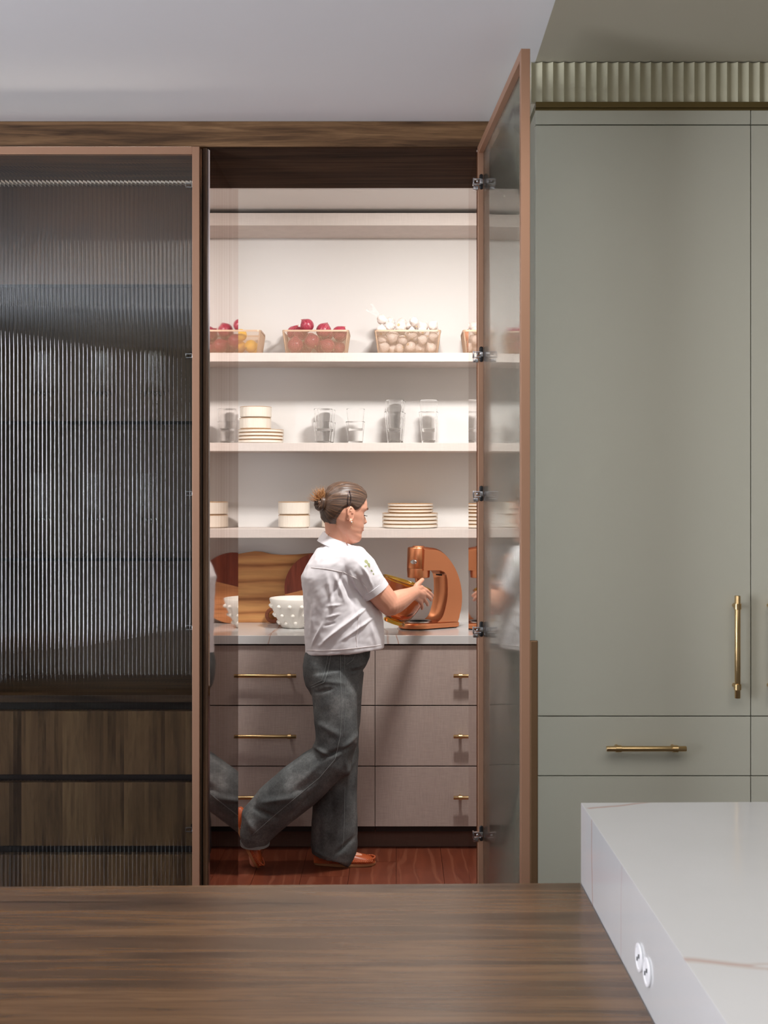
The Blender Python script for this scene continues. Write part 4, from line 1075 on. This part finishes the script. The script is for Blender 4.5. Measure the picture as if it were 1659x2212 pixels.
# right hand: metacarpals, four fingers curled round the rim, thumb over it
def finger(pts, r0, r1):
    pts = [Vector(p) for p in pts]; n_ = len(pts) - 1
    for i in range(n_):
        a = r0 + (r1 - r0) * i / n_; b = r0 + (r1 - r0) * (i + 1) / n_
        body.capsule(pts[i], pts[i+1], a, b, 12)
wR = wrR
kn = [P(910, 1270, 5.022), P(914, 1279.5, 5.020), P(913, 1289, 5.022), P(908, 1297.5, 5.028)]
tips = [[P(921, 1276, 5.035), P(929.5, 1283, 5.06), P(934, 1287.5, 5.092)],
        [P(922, 1286, 5.035), P(929, 1292, 5.058), P(932, 1296.5, 5.085)],
        [P(918, 1297, 5.036), P(922.5, 1303, 5.056), P(924, 1307.5, 5.082)],
        [P(910.5, 1305, 5.042), P(912.5, 1311, 5.058), P(912, 1315.5, 5.078)]]
HO = Vector((0, .0115, 0)); kn = [q + HO * .9 for q in kn]; tips = [[q + HO for q in tt] for tt in tips]
for k, (a, b_) in enumerate(zip(kn, tips)):
    body.capsule(wR + Vector((0, 0, .010 - .007 * k)), a, .0175 - .001 * k, .0118, 14)
    finger([a] + b_, .0102 - .0006 * k, .0076 - .0005 * k)
body.capsule(wR + Vector((.004, 0, .004)), (kn[1] + kn[2]) / 2, .019, .0135, 16)
finger([P(895, 1276, 4.998), P(900, 1265, 5.008), P(907, 1258, 5.024), P(912.5, 1252.5, 5.044)], .0132, .0086)
# left hand holding the far left side of the rim
wL = wrL + Vector((-.004, 0, 0)); kL = [P(815, 1262, 5.125), P(814, 1270, 5.135), P(815, 1278, 5.14), P(817, 1285, 5.14)]
kL = [q + Vector((-.007, 0, 0)) for q in kL]
for k, a in enumerate(kL):
    body.capsule(wL + Vector((0, 0.01, .008 - .006 * k)), a, .012, .0095, 12)
    finger([a, a + Vector((.004, .024, -.002)), a + Vector((.012, .045, -.002)), a + Vector((.024, .06, 0))], .0084, .0062)
finger([wL + Vector((0, .0, .010)), wL + Vector((.000, .005, .034)), wL + Vector((.006, .012, .050))], .011, .0075)
# legs
hipR, knR, anR = P(712, 1450, 4.83), P(722, 1632, 4.80), P(548, 1812, 4.86)
hipL, knL, anL = P(738, 1450, 4.92), P(738, 1640, 4.93), P(712, 1838, 4.93)
for a, b_, c in ((hipR, knR, anR), (hipL, knL, anL)):
    body.tube([a + Vector((0, 0, .06)), a, a.lerp(b_, .5), b_], [.066, .066, .060, .050], 24)
    body.capsule(b_, b_.lerp(c, .05), .052, .052, 20)
    body.tube([b_, b_.lerp(c, .3), b_.lerp(c, .7), c], [.052, .054, .040, .030], 24)
body.capsule(anL, anL + Vector((.12, 0, -.030)), .030, .020, 16)
body.capsule(anR, P(550, 1862, 4.88), .030, .020, 16)
bm_ = remesh(body, 0.0028, 'body', 2)
bo = mobj('body', bm_, M['skin'], wom)

# face details
M['brow'] = plain('eyebrow', (112, 78, 56), 0.8); M['lash'] = plain('eyelash', (40, 30, 28), 0.6); M['eye'] = plain('eye_white', (236, 232, 228), 0.15); M['lip'] = plain('lip_rose', (206, 128, 112), 0.45)
for sy in (-1, 1):
    b = MB(); pts = []
    for k in range(7):
        u = k / 6; y = sy * (.014 + .034 * u); z = .028 + .006 * math.sin(u * 2.6); th = math.asin(max(-1, min(1, (y / interp(WD, z)))) ) 
        p = head_pt(th, z); pts.append(Vector((p.x + 0.0012, p.y, z)))
    b.tube(pts, [.0012, .002, .0022, .002, .0018, .0014, .0008], 8, flat=1.6); b.xf(HM); obj('eyebrow', b, M['brow'], wom, True)
    b = MB(); b.ball((.0600, sy * .031, .008), .0125, 18, 12); b.xf(HM); obj('eye', b, M['eye'], wom, True)
    b = MB()
    for k in range(9):
        u = (k - 4) / 4; y = sy * (.031) + u * .012; p0 = Vector((.0765 - .004 * u * u, y, .004 - .002 * u * u)); b.tube([p0, p0 + Vector((.005, u * .002, -.001)), p0 + Vector((.009, u * .004, .0005))], [.0007, .0005, .0002], 5)
    b.tube([Vector((.077 - .005 * u * u, sy * .031 + u * .014, .0045 - .002 * u * u)) for u in (-1, -.5, 0, .5, 1)], .001, 6)
    b.xf(HM); obj('eyelash', b, M['lash'], wom, True)
b = MB(); pts = [(.0915 - .010 * (u * u), u * .021, -.0545 + .001 * u * u) for u in (-1, -.6, -.2, .2, .6, 1)]
b.tube(pts, [.0006, .002, .003, .003, .002, .0006], 10, flat=1.3); b.xf(HM); obj('lips', b, M['lip'], wom, True)

# hair: slicked-back cap following the skull, strands running to the bun
BUN = Vector((-.108, 0.0, .022))
def hairline(th):
    """lowest z of the hair at azimuth th (0 = face, pi = nape)"""
    a = abs(math.atan2(math.sin(th), math.cos(th)))
    return interp([(0, .078), (.5, .074), (.85, .058), (1.1, .040), (1.3, .016), (1.42, .012), (1.62, .024), (1.85, .014), (2.1, -.02), (2.4, -.055), (2.8, -.078), (3.15, -.085)], a)
hv, hf, st_attr = [], [], []
NT_, NZ_ = 120, 44
for j in range(NZ_ + 1):
    for k in range(NT_):
        th = 2*math.pi*k/NT_; zl = hairline(th); t_ = j / NZ_; z = zl + (.1168 - zl) * (1 - (1 - t_) ** 1.5 if True else t_)
        z = min(z, .1168)
        edge = min(1, t_ * 9); off = -0.002 + 0.0085 * edge
        p = head_pt(th, z, off)
        if z > .06: p.z += off * 0.8
        d = p - BUN; azi = math.atan2(d.y, d.z); rad_ = d.length
        ridge = math.sin(azi * 46 + 3 * noise.noise(Vector((azi * 3, rad_ * 8, 0)))) * .0006 + noise.noise(Vector((azi * 14, rad_ * 10, 1))) * .0018
        nrm = Vector((p.x, p.y, p.z * .9)).normalized(); p += nrm * ridge * edge
        hv.append(p); st_attr.append((azi * 16, rad_ * 5, (0 if p.y < 0 else 3)))
for j in range(NZ_):
    for k in range(NT_):
        k2 = (k + 1) % NT_; hf.append((j*NT_+k, j*NT_+k2, (j+1)*NT_+k2, (j+1)*NT_+k))
hf.append(tuple(NZ_*NT_ + k for k in range(NT_)))
def hair_obj(name, vs, fs, attr, parent, mat=None):
    b = MB(); b.add(vs, fs); b.xf(HM); o = obj(name, b, mat or M['hair'], parent, True)
    at = o.data.attributes.new('strand', 'FLOAT_VECTOR', 'POINT')
    at.data.foreach_set('vector', [c for a in attr for c in a]); return o
hair = hair_obj('hair', hv, hf, st_attr, wom)
# bun: a twisted coil
b = MB(); attr = []
def coil(r0, tube_r, turns, start, cx, lift):
    pts = []; rad = []
    n_ = int(28 * turns)
    for k in range(n_ + 1):
        a = start + 2*math.pi*turns*k/n_; rr_ = r0 * (1 - .28 * k / n_)
        pts.append(BUN + Vector((cx - lift * k / n_, rr_ * math.cos(a), rr_ * math.sin(a)))); rad.append(tube_r * (1 - .25 * abs(2*k/n_ - 1) ** 3) * (1 + .12 * math.sin(k * .9)))
    return pts, rad
for r0, tr_, tn, s0, cx, li in ((.021, .0125, 1.3, .4, .004, .012), (.012, .010, 1.2, 2.2, -.008, .012), (.020, .010, .8, 3.6, -.006, .004)):
    pts, rad = coil(r0, tr_, tn, s0, cx, li); n0 = len(b.v); b.tube(pts, rad, 26)
    for i in range(len(pts)):
        for k in range(26): attr.append((k * .55 + i * .12, i * .12, 7 + r0))
    for i in range(len(pts)):
        for k in range(26):
            q = Vector(b.v[n0 + i*26 + k]); c_ = Vector(pts[i]); d = (q - c_); b.v[n0 + i*26 + k] = tuple(c_ + d * (1 + .09 * math.sin(k * 2.6 + i * .35)))
hair_obj('bun', b.v, b.f, attr, wom)
# loose strand ends fanning up and back from the bun, and wisps at the nape
rs = random.Random(4); b = MB()
for k in range(170):
    a = rs.uniform(R(-20), R(95)); root = BUN + Vector((-.004 + rs.uniform(-.006, .006), rs.uniform(-.014, .012), .010 + rs.uniform(0, .012)))
    ln = rs.uniform(.022, .050) * (1.0 if k % 5 else 1.25)
    dr_ = Vector((-math.cos(a) * .95 + .25, rs.uniform(-.45, .15), .15 + math.sin(a) * 1.0)).normalized()
    side_ = Vector((0, 0, 1)) if a < R(40) else Vector((-1, 0, 0))
    b.tube([root, root + dr_ * ln * .5, root + dr_ * ln * .85 + side_ * ln * .08, root + dr_ * ln + side_ * ln * rs.uniform(-.1, .3)], [.0013, .0010, .0006, .0002], 5)
b.xf(HM); obj('loose_strands', b, M['hair_tip'], wom, True)
b = MB()
for k in range(46):
    th = rs.uniform(1.9, 4.4); z = hairline(th) + .004; p = head_pt(th, z, .001)
    q = p.lerp(BUN, .35); q += (Vector((q.x, q.y, 0)).normalized()) * .006
    b.tube([p + Vector((.006 * rs.uniform(-1, 1), 0, -.010 * rs.random())), p, q], [.0002, .0006, .0008], 4)
for k in range(7):
    p = head_pt(math.pi + rs.uniform(-.5, .2), -.07, .0); b.tube([p, p + Vector((-.012, rs.uniform(-.01, .01), -.018)), p + Vector((-.016 + rs.uniform(-.01, .01), rs.uniform(-.02, .01), -.042))], [.0007, .0005, .0002], 4)
b.xf(HM); obj('nape_wisps', b, M['hair_tip'], wom, True)
# hair tie, clip, earrings
b = MB(); b.tube([BUN + Vector((.008, .017 * math.cos(R(a)), .017 * math.sin(R(a)))) for a in range(0, 361, 20)], .0025, 8); b.xf(HM); obj('hair_tie', b, M['black'], wom, True)
M['clip'] = plain('clip_metal', (84, 72, 74), 0.25, 0.8)
b = MB(); pts = []
for k in range(25):
    a = 2*math.pi*k/24; x_ = -.026 + .0062 * math.sin(a) * (1 - .25*math.cos(a)); z_ = .058 + .0295 * math.cos(a)
    p = head_pt(-math.pi/2 - (x_) * 9, z_, .012); pts.append(Vector((x_, p.y, z_)))
b.tube(pts, .0016, 8); b.xf(HM); obj('hair_clip', b, M['clip'], wom, True)
M['gold'] = plain('earring_gold', (226, 196, 150), 0.2, 1.0); M['pearl'] = plain('pearl', (240, 234, 228), 0.2)
b = MB(); b.ball((-.004, -.0855, -.033), .0032, 12, 8); b.xf(HM); obj('earring', b, M['pearl'], wom, True)
b = MB(); b.tube([Vector((.0005 + .0052*math.cos(R(a)), -.0835, -.036 + .0052*math.sin(R(a)))) for a in range(0, 361, 24)], .0008, 6); b.ball((.0, -.0835, -.052), .0019, 10, 6); b.xf(HM); obj('earring', b, M['gold'], wom, True)

# shirt
def ring(py, xl, xr, Yc, hd, skew=0.0, n=56, e=2.3, tilt=0.0):
    c = P((xl + xr) / 2, py, Yc); hw = (xr - xl) / 2 * Yc / F; pts = []
    for k in range(n):
        a = 2*math.pi*k/n; ca, sa = math.cos(a), math.sin(a)
        x_ = hw * math.copysign(abs(ca) ** (2/e), ca); y_ = hd * math.copysign(abs(sa) ** (2/e), sa) + skew * x_
        pts.append((c.x + x_, c.y + y_, c.z + tilt * ca))
    return pts
sm = MB()
sm.loft([ring(1178, 704, 764, 4.885, .056), ring(1181, 694, 777, 4.885, .085, .1), ring(1184, 686, 784, 4.88, .105, .15), ring(1196, 678, 794, 4.875, .125, .2), ring(1216, 665, 800, 4.872, .135, .22),
         ring(1244, 651, 798, 4.868, .135, .2), ring(1270, 654, 796, 4.865, .13, .18), ring(1300, 657, 812, 4.865, .130, .15), ring(1325, 657, 825, 4.868, .133, .1), ring(1367, 659, 829, 4.87, .135, .08), ring(1402, 660, 829.5, 4.872, .138, .05, tilt=.012), ring(1405, 660, 829.5, 4.872, .134, .05, tilt=.012)])
S0, S1, S2_, S3_ = P(758, 1214, 4.81), P(778, 1232, 4.80), P(795, 1255, 4.805), P(813, 1279, 4.812)
sm.capsule(S0, S1, .068, .068, 28)
sm.tube([S0, S1, S2_, S3_], [.070, .0675, .0625, .0565], 32)
T0, T1, T2 = P(770, 1218, 4.965), P(778, 1240, 4.985), P(788, 1268, 5.01)
sm.capsule(T0, T1, .055, .055, 24); sm.tube([T0, T1, T2], [.056, .055, .050], 28)
def line_dist(p, a, b_):
    ab = b_ - a; t_ = max(0, min(1, (p - a).dot(ab) / ab.dot(ab))); return (p - (a + ab * t_)).length, t_
# creases: (from px, to px, depth, width, amplitude)
CR = [((742, 1236), (700, 1322), .009, -.006), ((752, 1262), (770, 1345), .012, -.004), ((796, 1310), (700, 1385), .0065, .0075), ((812, 1330), (735, 1385), .006, .006), ((704, 1310), (738, 1306), .0045, .004), ((705, 1334), (735, 1326), .004, .0045), ((700, 1352), (725, 1345), .004, -.004),
      ((706, 1238), (720, 1320), .010, .006), ((722, 1240), (745, 1300), .008, .007), ((730, 1238), (770, 1310), .009, -.007), ((785, 1225), (806, 1270), .006, .005), ((768, 1238), (793, 1285), .006, -.005), ((755, 1232), (790, 1300), .005, .005), ((775, 1215), (800, 1250), .007, .004),
      ((700, 1180), (716, 1192), .005, .004), ((716, 1180), (742, 1190), .005, -.003), ((672, 1398), (700, 1340), .005, .005), ((690, 1396), (760, 1330), .007, .006), ((678, 1300), (672, 1380), .010, .005), ((778, 1345), (770, 1400), .006, -.004), ((800, 1345), (812, 1395), .008, .005)]
CR = [(P(a[0], a[1], 4.75), P(b_[0], b_[1], 4.75), w, am) for a, b_, w, am in CR]
def flat(v): return Vector((v.x, 0, v.z))
def shirt_disp(p, nn):
    d = 0.0
    if nn.y < 0.35:
        q = flat(p) * 1.0; q = Vector((p.x * 4.75 / p.y, 0, (p.z - HC) * 4.75 / p.y + HC))
        for a, b_, w, am in CR:
            ds, t_ = line_dist(q, flat(a), flat(b_)); 
            if ds < w * 3: d += 1.35 * am * math.exp(-(ds / (w * .85)) ** 2) * math.sin(math.pi * min(1, max(0, t_ * .9 + .05)))
    d += noise.noise(Vector((p.x * 14 + p.z * 9, p.y * 12, p.z * 7 - p.x * 4))) * .0035 + noise.noise(p * 38) * .0016
    d += noise.noise(Vector((p.x * 60 - p.z * 50, p.y * 40, p.z * 40 + p.x * 30))) * .0008
    return d
smesh = remesh(sm, 0.0040, 'shirt', 8, shirt_disp)
shirt = mobj('shirt', smesh, M['shirt'], wom)
# collar band, hem, cuff, yoke, side seam
def ray_to(mesh_o, px, py, out=0.0012):
    o_ = Vector((0, 0, HC)); d = (P(px, py, 4.8) - o_).normalized(); loc = wloc(mesh_o)
    ok, hit, nn, _ = mesh_o.ray_cast(o_ - loc, d)
    return (hit + loc - d * out) if ok else None
def seam(parent, pts_px, r, mat, name, fl=None, sub=8, out=0.001):
    pts = []
    for (a, b_), (c, d) in zip(pts_px, pts_px[1:]):
        for k in range(sub):
            q = ray_to(parent, a + (c - a) * k / sub, b_ + (d - b_) * k / sub, out)
            if q: pts.append(q)
    q = ray_to(parent, *pts_px[-1], out)
    if q: pts.append(q)
    if len(pts) < 3: return None
    b = MB(); b.tube(pts, r, 6); return obj(name, b, mat, parent, True)
seam(shirt, [(662, 1405), (700, 1405.5), (740, 1403), (780, 1399), (826, 1393)], .0011, M['shirt_seam'], 'hem_stitch')
seam(shirt, [(672, 1226), (705, 1229), (740, 1236)], .0009, M['shirt_seam'], 'yoke_seam')
seam(shirt, [(742, 1236), (770, 1250), (790, 1268), (797, 1282)], .0009, M['shirt_seam'], 'yoke_seam')
seam(shirt, [(775, 1320), (773, 1350), (769, 1375), (771, 1398)], .0010, M['shirt_seam'], 'side_seam')
cf = MB(); ax_ = (S3_ - S2_).normalized()
cf.tube([S3_ - ax_ * .026, S3_ - ax_ * .025, S3_ + ax_ * .0015, S3_ + ax_ * .002], [.0575, .0600, .0585, .055], 44); obj('sleeve_cuff', cf, M['shirt'], shirt, True, 40)
# folded collar around the neck
cl_ = MB(); rg = []
nc = P(732, 1162, 4.885)
for k in range(45):
    a = R(-50) + R(352) * k / 44; ca, sa = math.cos(a), math.sin(a)
    f = 0.5 - 0.5 * ca                       # 0 at the throat, 1 at the nape
    zt_c = -.030 + .056 * f; fall = .036 + .010 * (1 - f)
    cx_ = Vector((nc.x, nc.y, nc.z)); wid = 1.0 + .10 * (1 - f)
    def cp(rx, dz): return cx_ + Vector((rx * ca * wid - .004, rx * .98 * sa, zt_c + dz))
    rg.append([cp(.0520, -.020), cp(.0535, -.002), cp(.0560, .0008), cp(.0600, -.0015), cp(.071, -.016), cp(.0835, -fall), cp(.0815, -fall - .003), cp(.068, -.022)])
cl_.loft(rg, caps=True); obj('collar', cl_, M['shirt'], shirt, True, 60)
# leaf embroidery on the shoulder
for (px, py, rx, rz, rot) in ((800, 1212, .011, .006, -50), (805, 1219, .010, .005, -70), (798, 1221, .006, .0035, 20), (811, 1231, .005, .003, -40), (815, 1238, .004, .0025, -60)):
    q = ray_to(shirt, px - 8, py + 2, .0006)
    if not q: continue
    vs = [q]; n_ = 10
    for k in range(n_):
        a = 2*math.pi*k/n_; u, w_ = rx * math.cos(a), rz * math.sin(a) * (1 - .5*math.cos(a)); c_, s_ = math.cos(R(rot)), math.sin(R(rot))
        pp = P(px - 8 + (u*c_ - w_*s_) * 540, py + 2 - (u*s_ + w_*c_) * 540, 4.8); o_ = Vector((0, 0, HC)); d = (pp - o_).normalized(); loc = wloc(shirt)
        ok, hit, nn, _ = shirt.ray_cast(o_ - loc, d); vs.append(hit + loc - d * .0008 if ok else q)
    b = MB(); n1 = len(vs); off_ = Vector((0, .0006, 0)); b.add(vs + [v_ + off_ for v_ in vs], [(0, 1 + k, 1 + (k + 1) % n_) for k in range(n_)] + [(n1, n1 + 1 + (k + 1) % n_, n1 + 1 + k) for k in range(n_)] + [(1 + k, n1 + 1 + k, n1 + 1 + (k+1) % n_, 1 + (k+1) % n_) for k in range(n_)])
    obj('embroidered_leaf', b, M['leaf'], shirt)

# jeans
jm = MB()
jm.loft([ring(1392, 662, 800, 4.87, .105, .1), ring(1404, 660, 800, 4.87, .108, .1), ring(1420, 655, 798, 4.87, .112, .1), ring(1436, 653, 792, 4.87, .115, .1), ring(1456, 655, 782, 4.87, .115, .08), ring(1478, 660, 781, 4.87, .11, .05), ring(1500, 672, 780, 4.87, .10)])
legR = [(P(712, 1450, 4.825), .088), (P(722, 1500, 4.82), .089), (P(726, 1550, 4.815), .087), (P(727, 1600, 4.81), .084), (P(716, 1640, 4.81), .082), (P(682, 1668, 4.82), .086), (P(640, 1703, 4.83), .094), (P(596, 1740, 4.845), .091), (P(562, 1775, 4.86), .084), (P(551, 1806, 4.865), .066), (P(551, 1822, 4.868), .056)]
jm.tube([a for a, _ in legR], [b_ for _, b_ in legR], 36)
jm.capsule(legR[3][0], legR[4][0], .082, .080, 28)
legL = [(P(742, 1450, 4.92), .082), (P(738, 1540, 4.93), .078), (P(733, 1640, 4.935), .076), (P(726, 1700, 4.935), .086), (P(723, 1780, 4.935), .094), (P(722, 1830, 4.935), .095), (P(720, 1852, 4.935), .089), (P(717, 1859, 4.93), .078)]
jm.tube([a for a, _ in legL], [b_ for _, b_ in legL], 36)
JC = [((678, 1497), (720, 1488), .006, -.007), ((690, 1470), (750, 1478), .008, .004), ((790, 1434), (755, 1444), .004, .005), ((788, 1446), (752, 1452), .004, -.006), ((772, 1585), (720, 1640), .010, .010), ((765, 1610), (690, 1640), .009, -.012), ((678, 1612), (712, 1634), .008, .010), ((684, 1560), (735, 1590), .012, .006),
      ((700, 1640), (650, 1690), .012, .007), ((640, 1650), (560, 1725), .014, .006), ((560, 1735), (640, 1722), .012, .010), ((545, 1745), (600, 1770), .010, -.009), ((535, 1770), (550, 1800), .010, .007), ((620, 1720), (690, 1680), .012, -.007), ((600, 1790), (690, 1700), .010, -.006),
      ((745, 1620), (752, 1700), .010, .006), ((700, 1760), (700, 1845), .012, .006), ((750, 1700), (745, 1820), .012, .007), ((720, 1850), (765, 1808), .008, -.010), ((680, 1838), (712, 1852), .006, .007), ((765, 1640), (735, 1690), .009, .008), ((715, 1700), (722, 1800), .012, -.004)]
JC = [(P(a[0], a[1], 4.8), P(b_[0], b_[1], 4.8), w, am) for a, b_, w, am in JC]
def jean_disp(p, nn):
    d = 0.0
    if nn.y < 0.35:
        q = Vector((p.x * 4.8 / p.y, 0, (p.z - HC) * 4.8 / p.y + HC))
        for a, b_, w, am in JC:
            ds, t_ = line_dist(q, flat(a), flat(b_))
            if ds < w * 3: d += am * math.exp(-(ds / w) ** 2) * math.sin(math.pi * min(1, max(0, t_ * .9 + .05)))
    d += noise.noise(Vector((p.x * 12 + p.z * 6, p.y * 10, p.z * 9 - p.x * 6))) * .005 + noise.noise(p * 34) * .0012
    return d
jmesh = remesh(jm, 0.005, 'jeans', 5, jean_disp)
jeans = mobj('jeans', jmesh, M['denim'], wom)
# seams, back pocket, hems
seam(jeans, [(735, 1412), (736, 1480), (738, 1530), (735, 1590), (724, 1640), (690, 1680), (640, 1722), (590, 1764), (545, 1804)], .0011, M['denim_seam'], 'outseam')
seam(jeans, [(744, 1412), (745, 1480), (746, 1530), (743, 1590)], .0007, M['denim_seam'], 'outseam')
seam(jeans, [(745, 1700), (744, 1760), (742, 1815), (738, 1835)], .0011, M['denim_seam'], 'inseam')
seam(jeans, [(715, 1414), (708, 1450), (700, 1474), (672, 1486)], .0010, M['denim_seam'], 'pocket_stitch')
seam(jeans, [(709, 1414), (702, 1448), (695, 1470), (671, 1481)], .0007, M['denim_seam'], 'pocket_stitch')
seam(jeans, [(768, 1412), (762, 1426), (748, 1436)], .0008, M['denim_seam'], 'front_pocket_edge')
hemR = MB(); d_ = (legR[-1][0] - legR[-2][0]).normalized()
hr = legR[-1][0]; hemR.tube([hr - d_*.014, hr - d_*.013, hr + d_*.004, hr + d_*.005], [.058, .060, .0585, .054], 36); obj('hem', hemR, M['denim_seam'], jeans, True, 40)

# shoes
def shoe(Mx, nm):
    s_ = thing('x', (0, 0, 0), None, None); bpy.data.objects.remove(s_)
    L_ = .250
    def outline(z, sc=1.0, o=0.0):
        pts = []
        for k in range(40):
            a = 2*math.pi*k/40; x_ = math.cos(a); y_ = math.sin(a)
            w_ = .037 + .010 * (x_ * .9 + .1) - .006 * max(0, -x_)
            pts.append((L_/2 + (L_/2 + o) * math.copysign(abs(x_) ** .85, x_) * sc, y_ * (w_ + o) * sc, z))
        return pts
    so_ = MB(); so_.loft([outline(0.0, .985), outline(.002), outline(.010, 1.0, .002), outline(.012, 1.0, .001)]); so_.xf(Mx)
    sole = obj('sole', so_, M['sole'], wom, True, 40)
    up = MB(); rings = []
    prof_s = [(0.0, .012, .050, .018), (0.02, .012, .060, .026), (.06, .012, .064, .030), (.10, .012, .060, .033), (.14, .012, .054, .036), (.175, .012, .046, .039), (.21, .012, .038, .038), (.235, .012, .028, .030), (.246, .012, .018, .018), (.250, .012, .014, .005)]
    for x_, z0_, z1_, w_ in prof_s:
        r_ = []
        for k in range(21):
            a = math.pi * k/20; r_.append((x_, w_ * math.copysign(abs(math.cos(a)) ** .8, math.cos(a)), z0_ + (z1_ - z0_) * abs(math.sin(a)) ** .75))
        rings.append(r_)
    up.loft(rings); up.xf(Mx); u_ = obj('shoe_upper', up, M['shoe'], wom, True, 50)
    # woven border
    wv = MB()
    for sd in (-1, 1):
        for k in range(22):
            x_ = .07 + .0078 * k; w_ = interp([(a, d) for a, _, _, d in prof_s], x_)
            for q in (0, 1):
                wv.tube([(x_ - .004, sd * (w_ + .0008), .016 if q else .026), (x_ + .001, sd * (w_ + .0036), .021), (x_ + .006, sd * (w_ - .0006), .027 if q else .016)], .0026, 6)
    for k in range(16):
        a = R(-80 + 160 * k / 15); wv.ball((.212 + .036 * math.cos(a) , .036 * math.sin(a), .026 + .004 * math.cos(a)), .0040, 8, 6, (1, 1.2, 1))
    wv.xf(Mx); obj('woven_trim', wv, M['shoe'], u_, True)
hx_ = P(678, 1868, 4.93)
shoe(Matrix.Translation((hx_.x, 4.935, 0.0005)), 'l')
tip = P(556, 1874, 4.875); pit = R(64)
dx_ = Vector((math.cos(pit), 0, -math.sin(pit)))
o_ = Vector((tip.x, 4.875, 0.004)) - dx_ * .250
shoe(Matrix.Translation(o_) @ Matrix.Rotation(pit, 4, 'Y'), 'r')
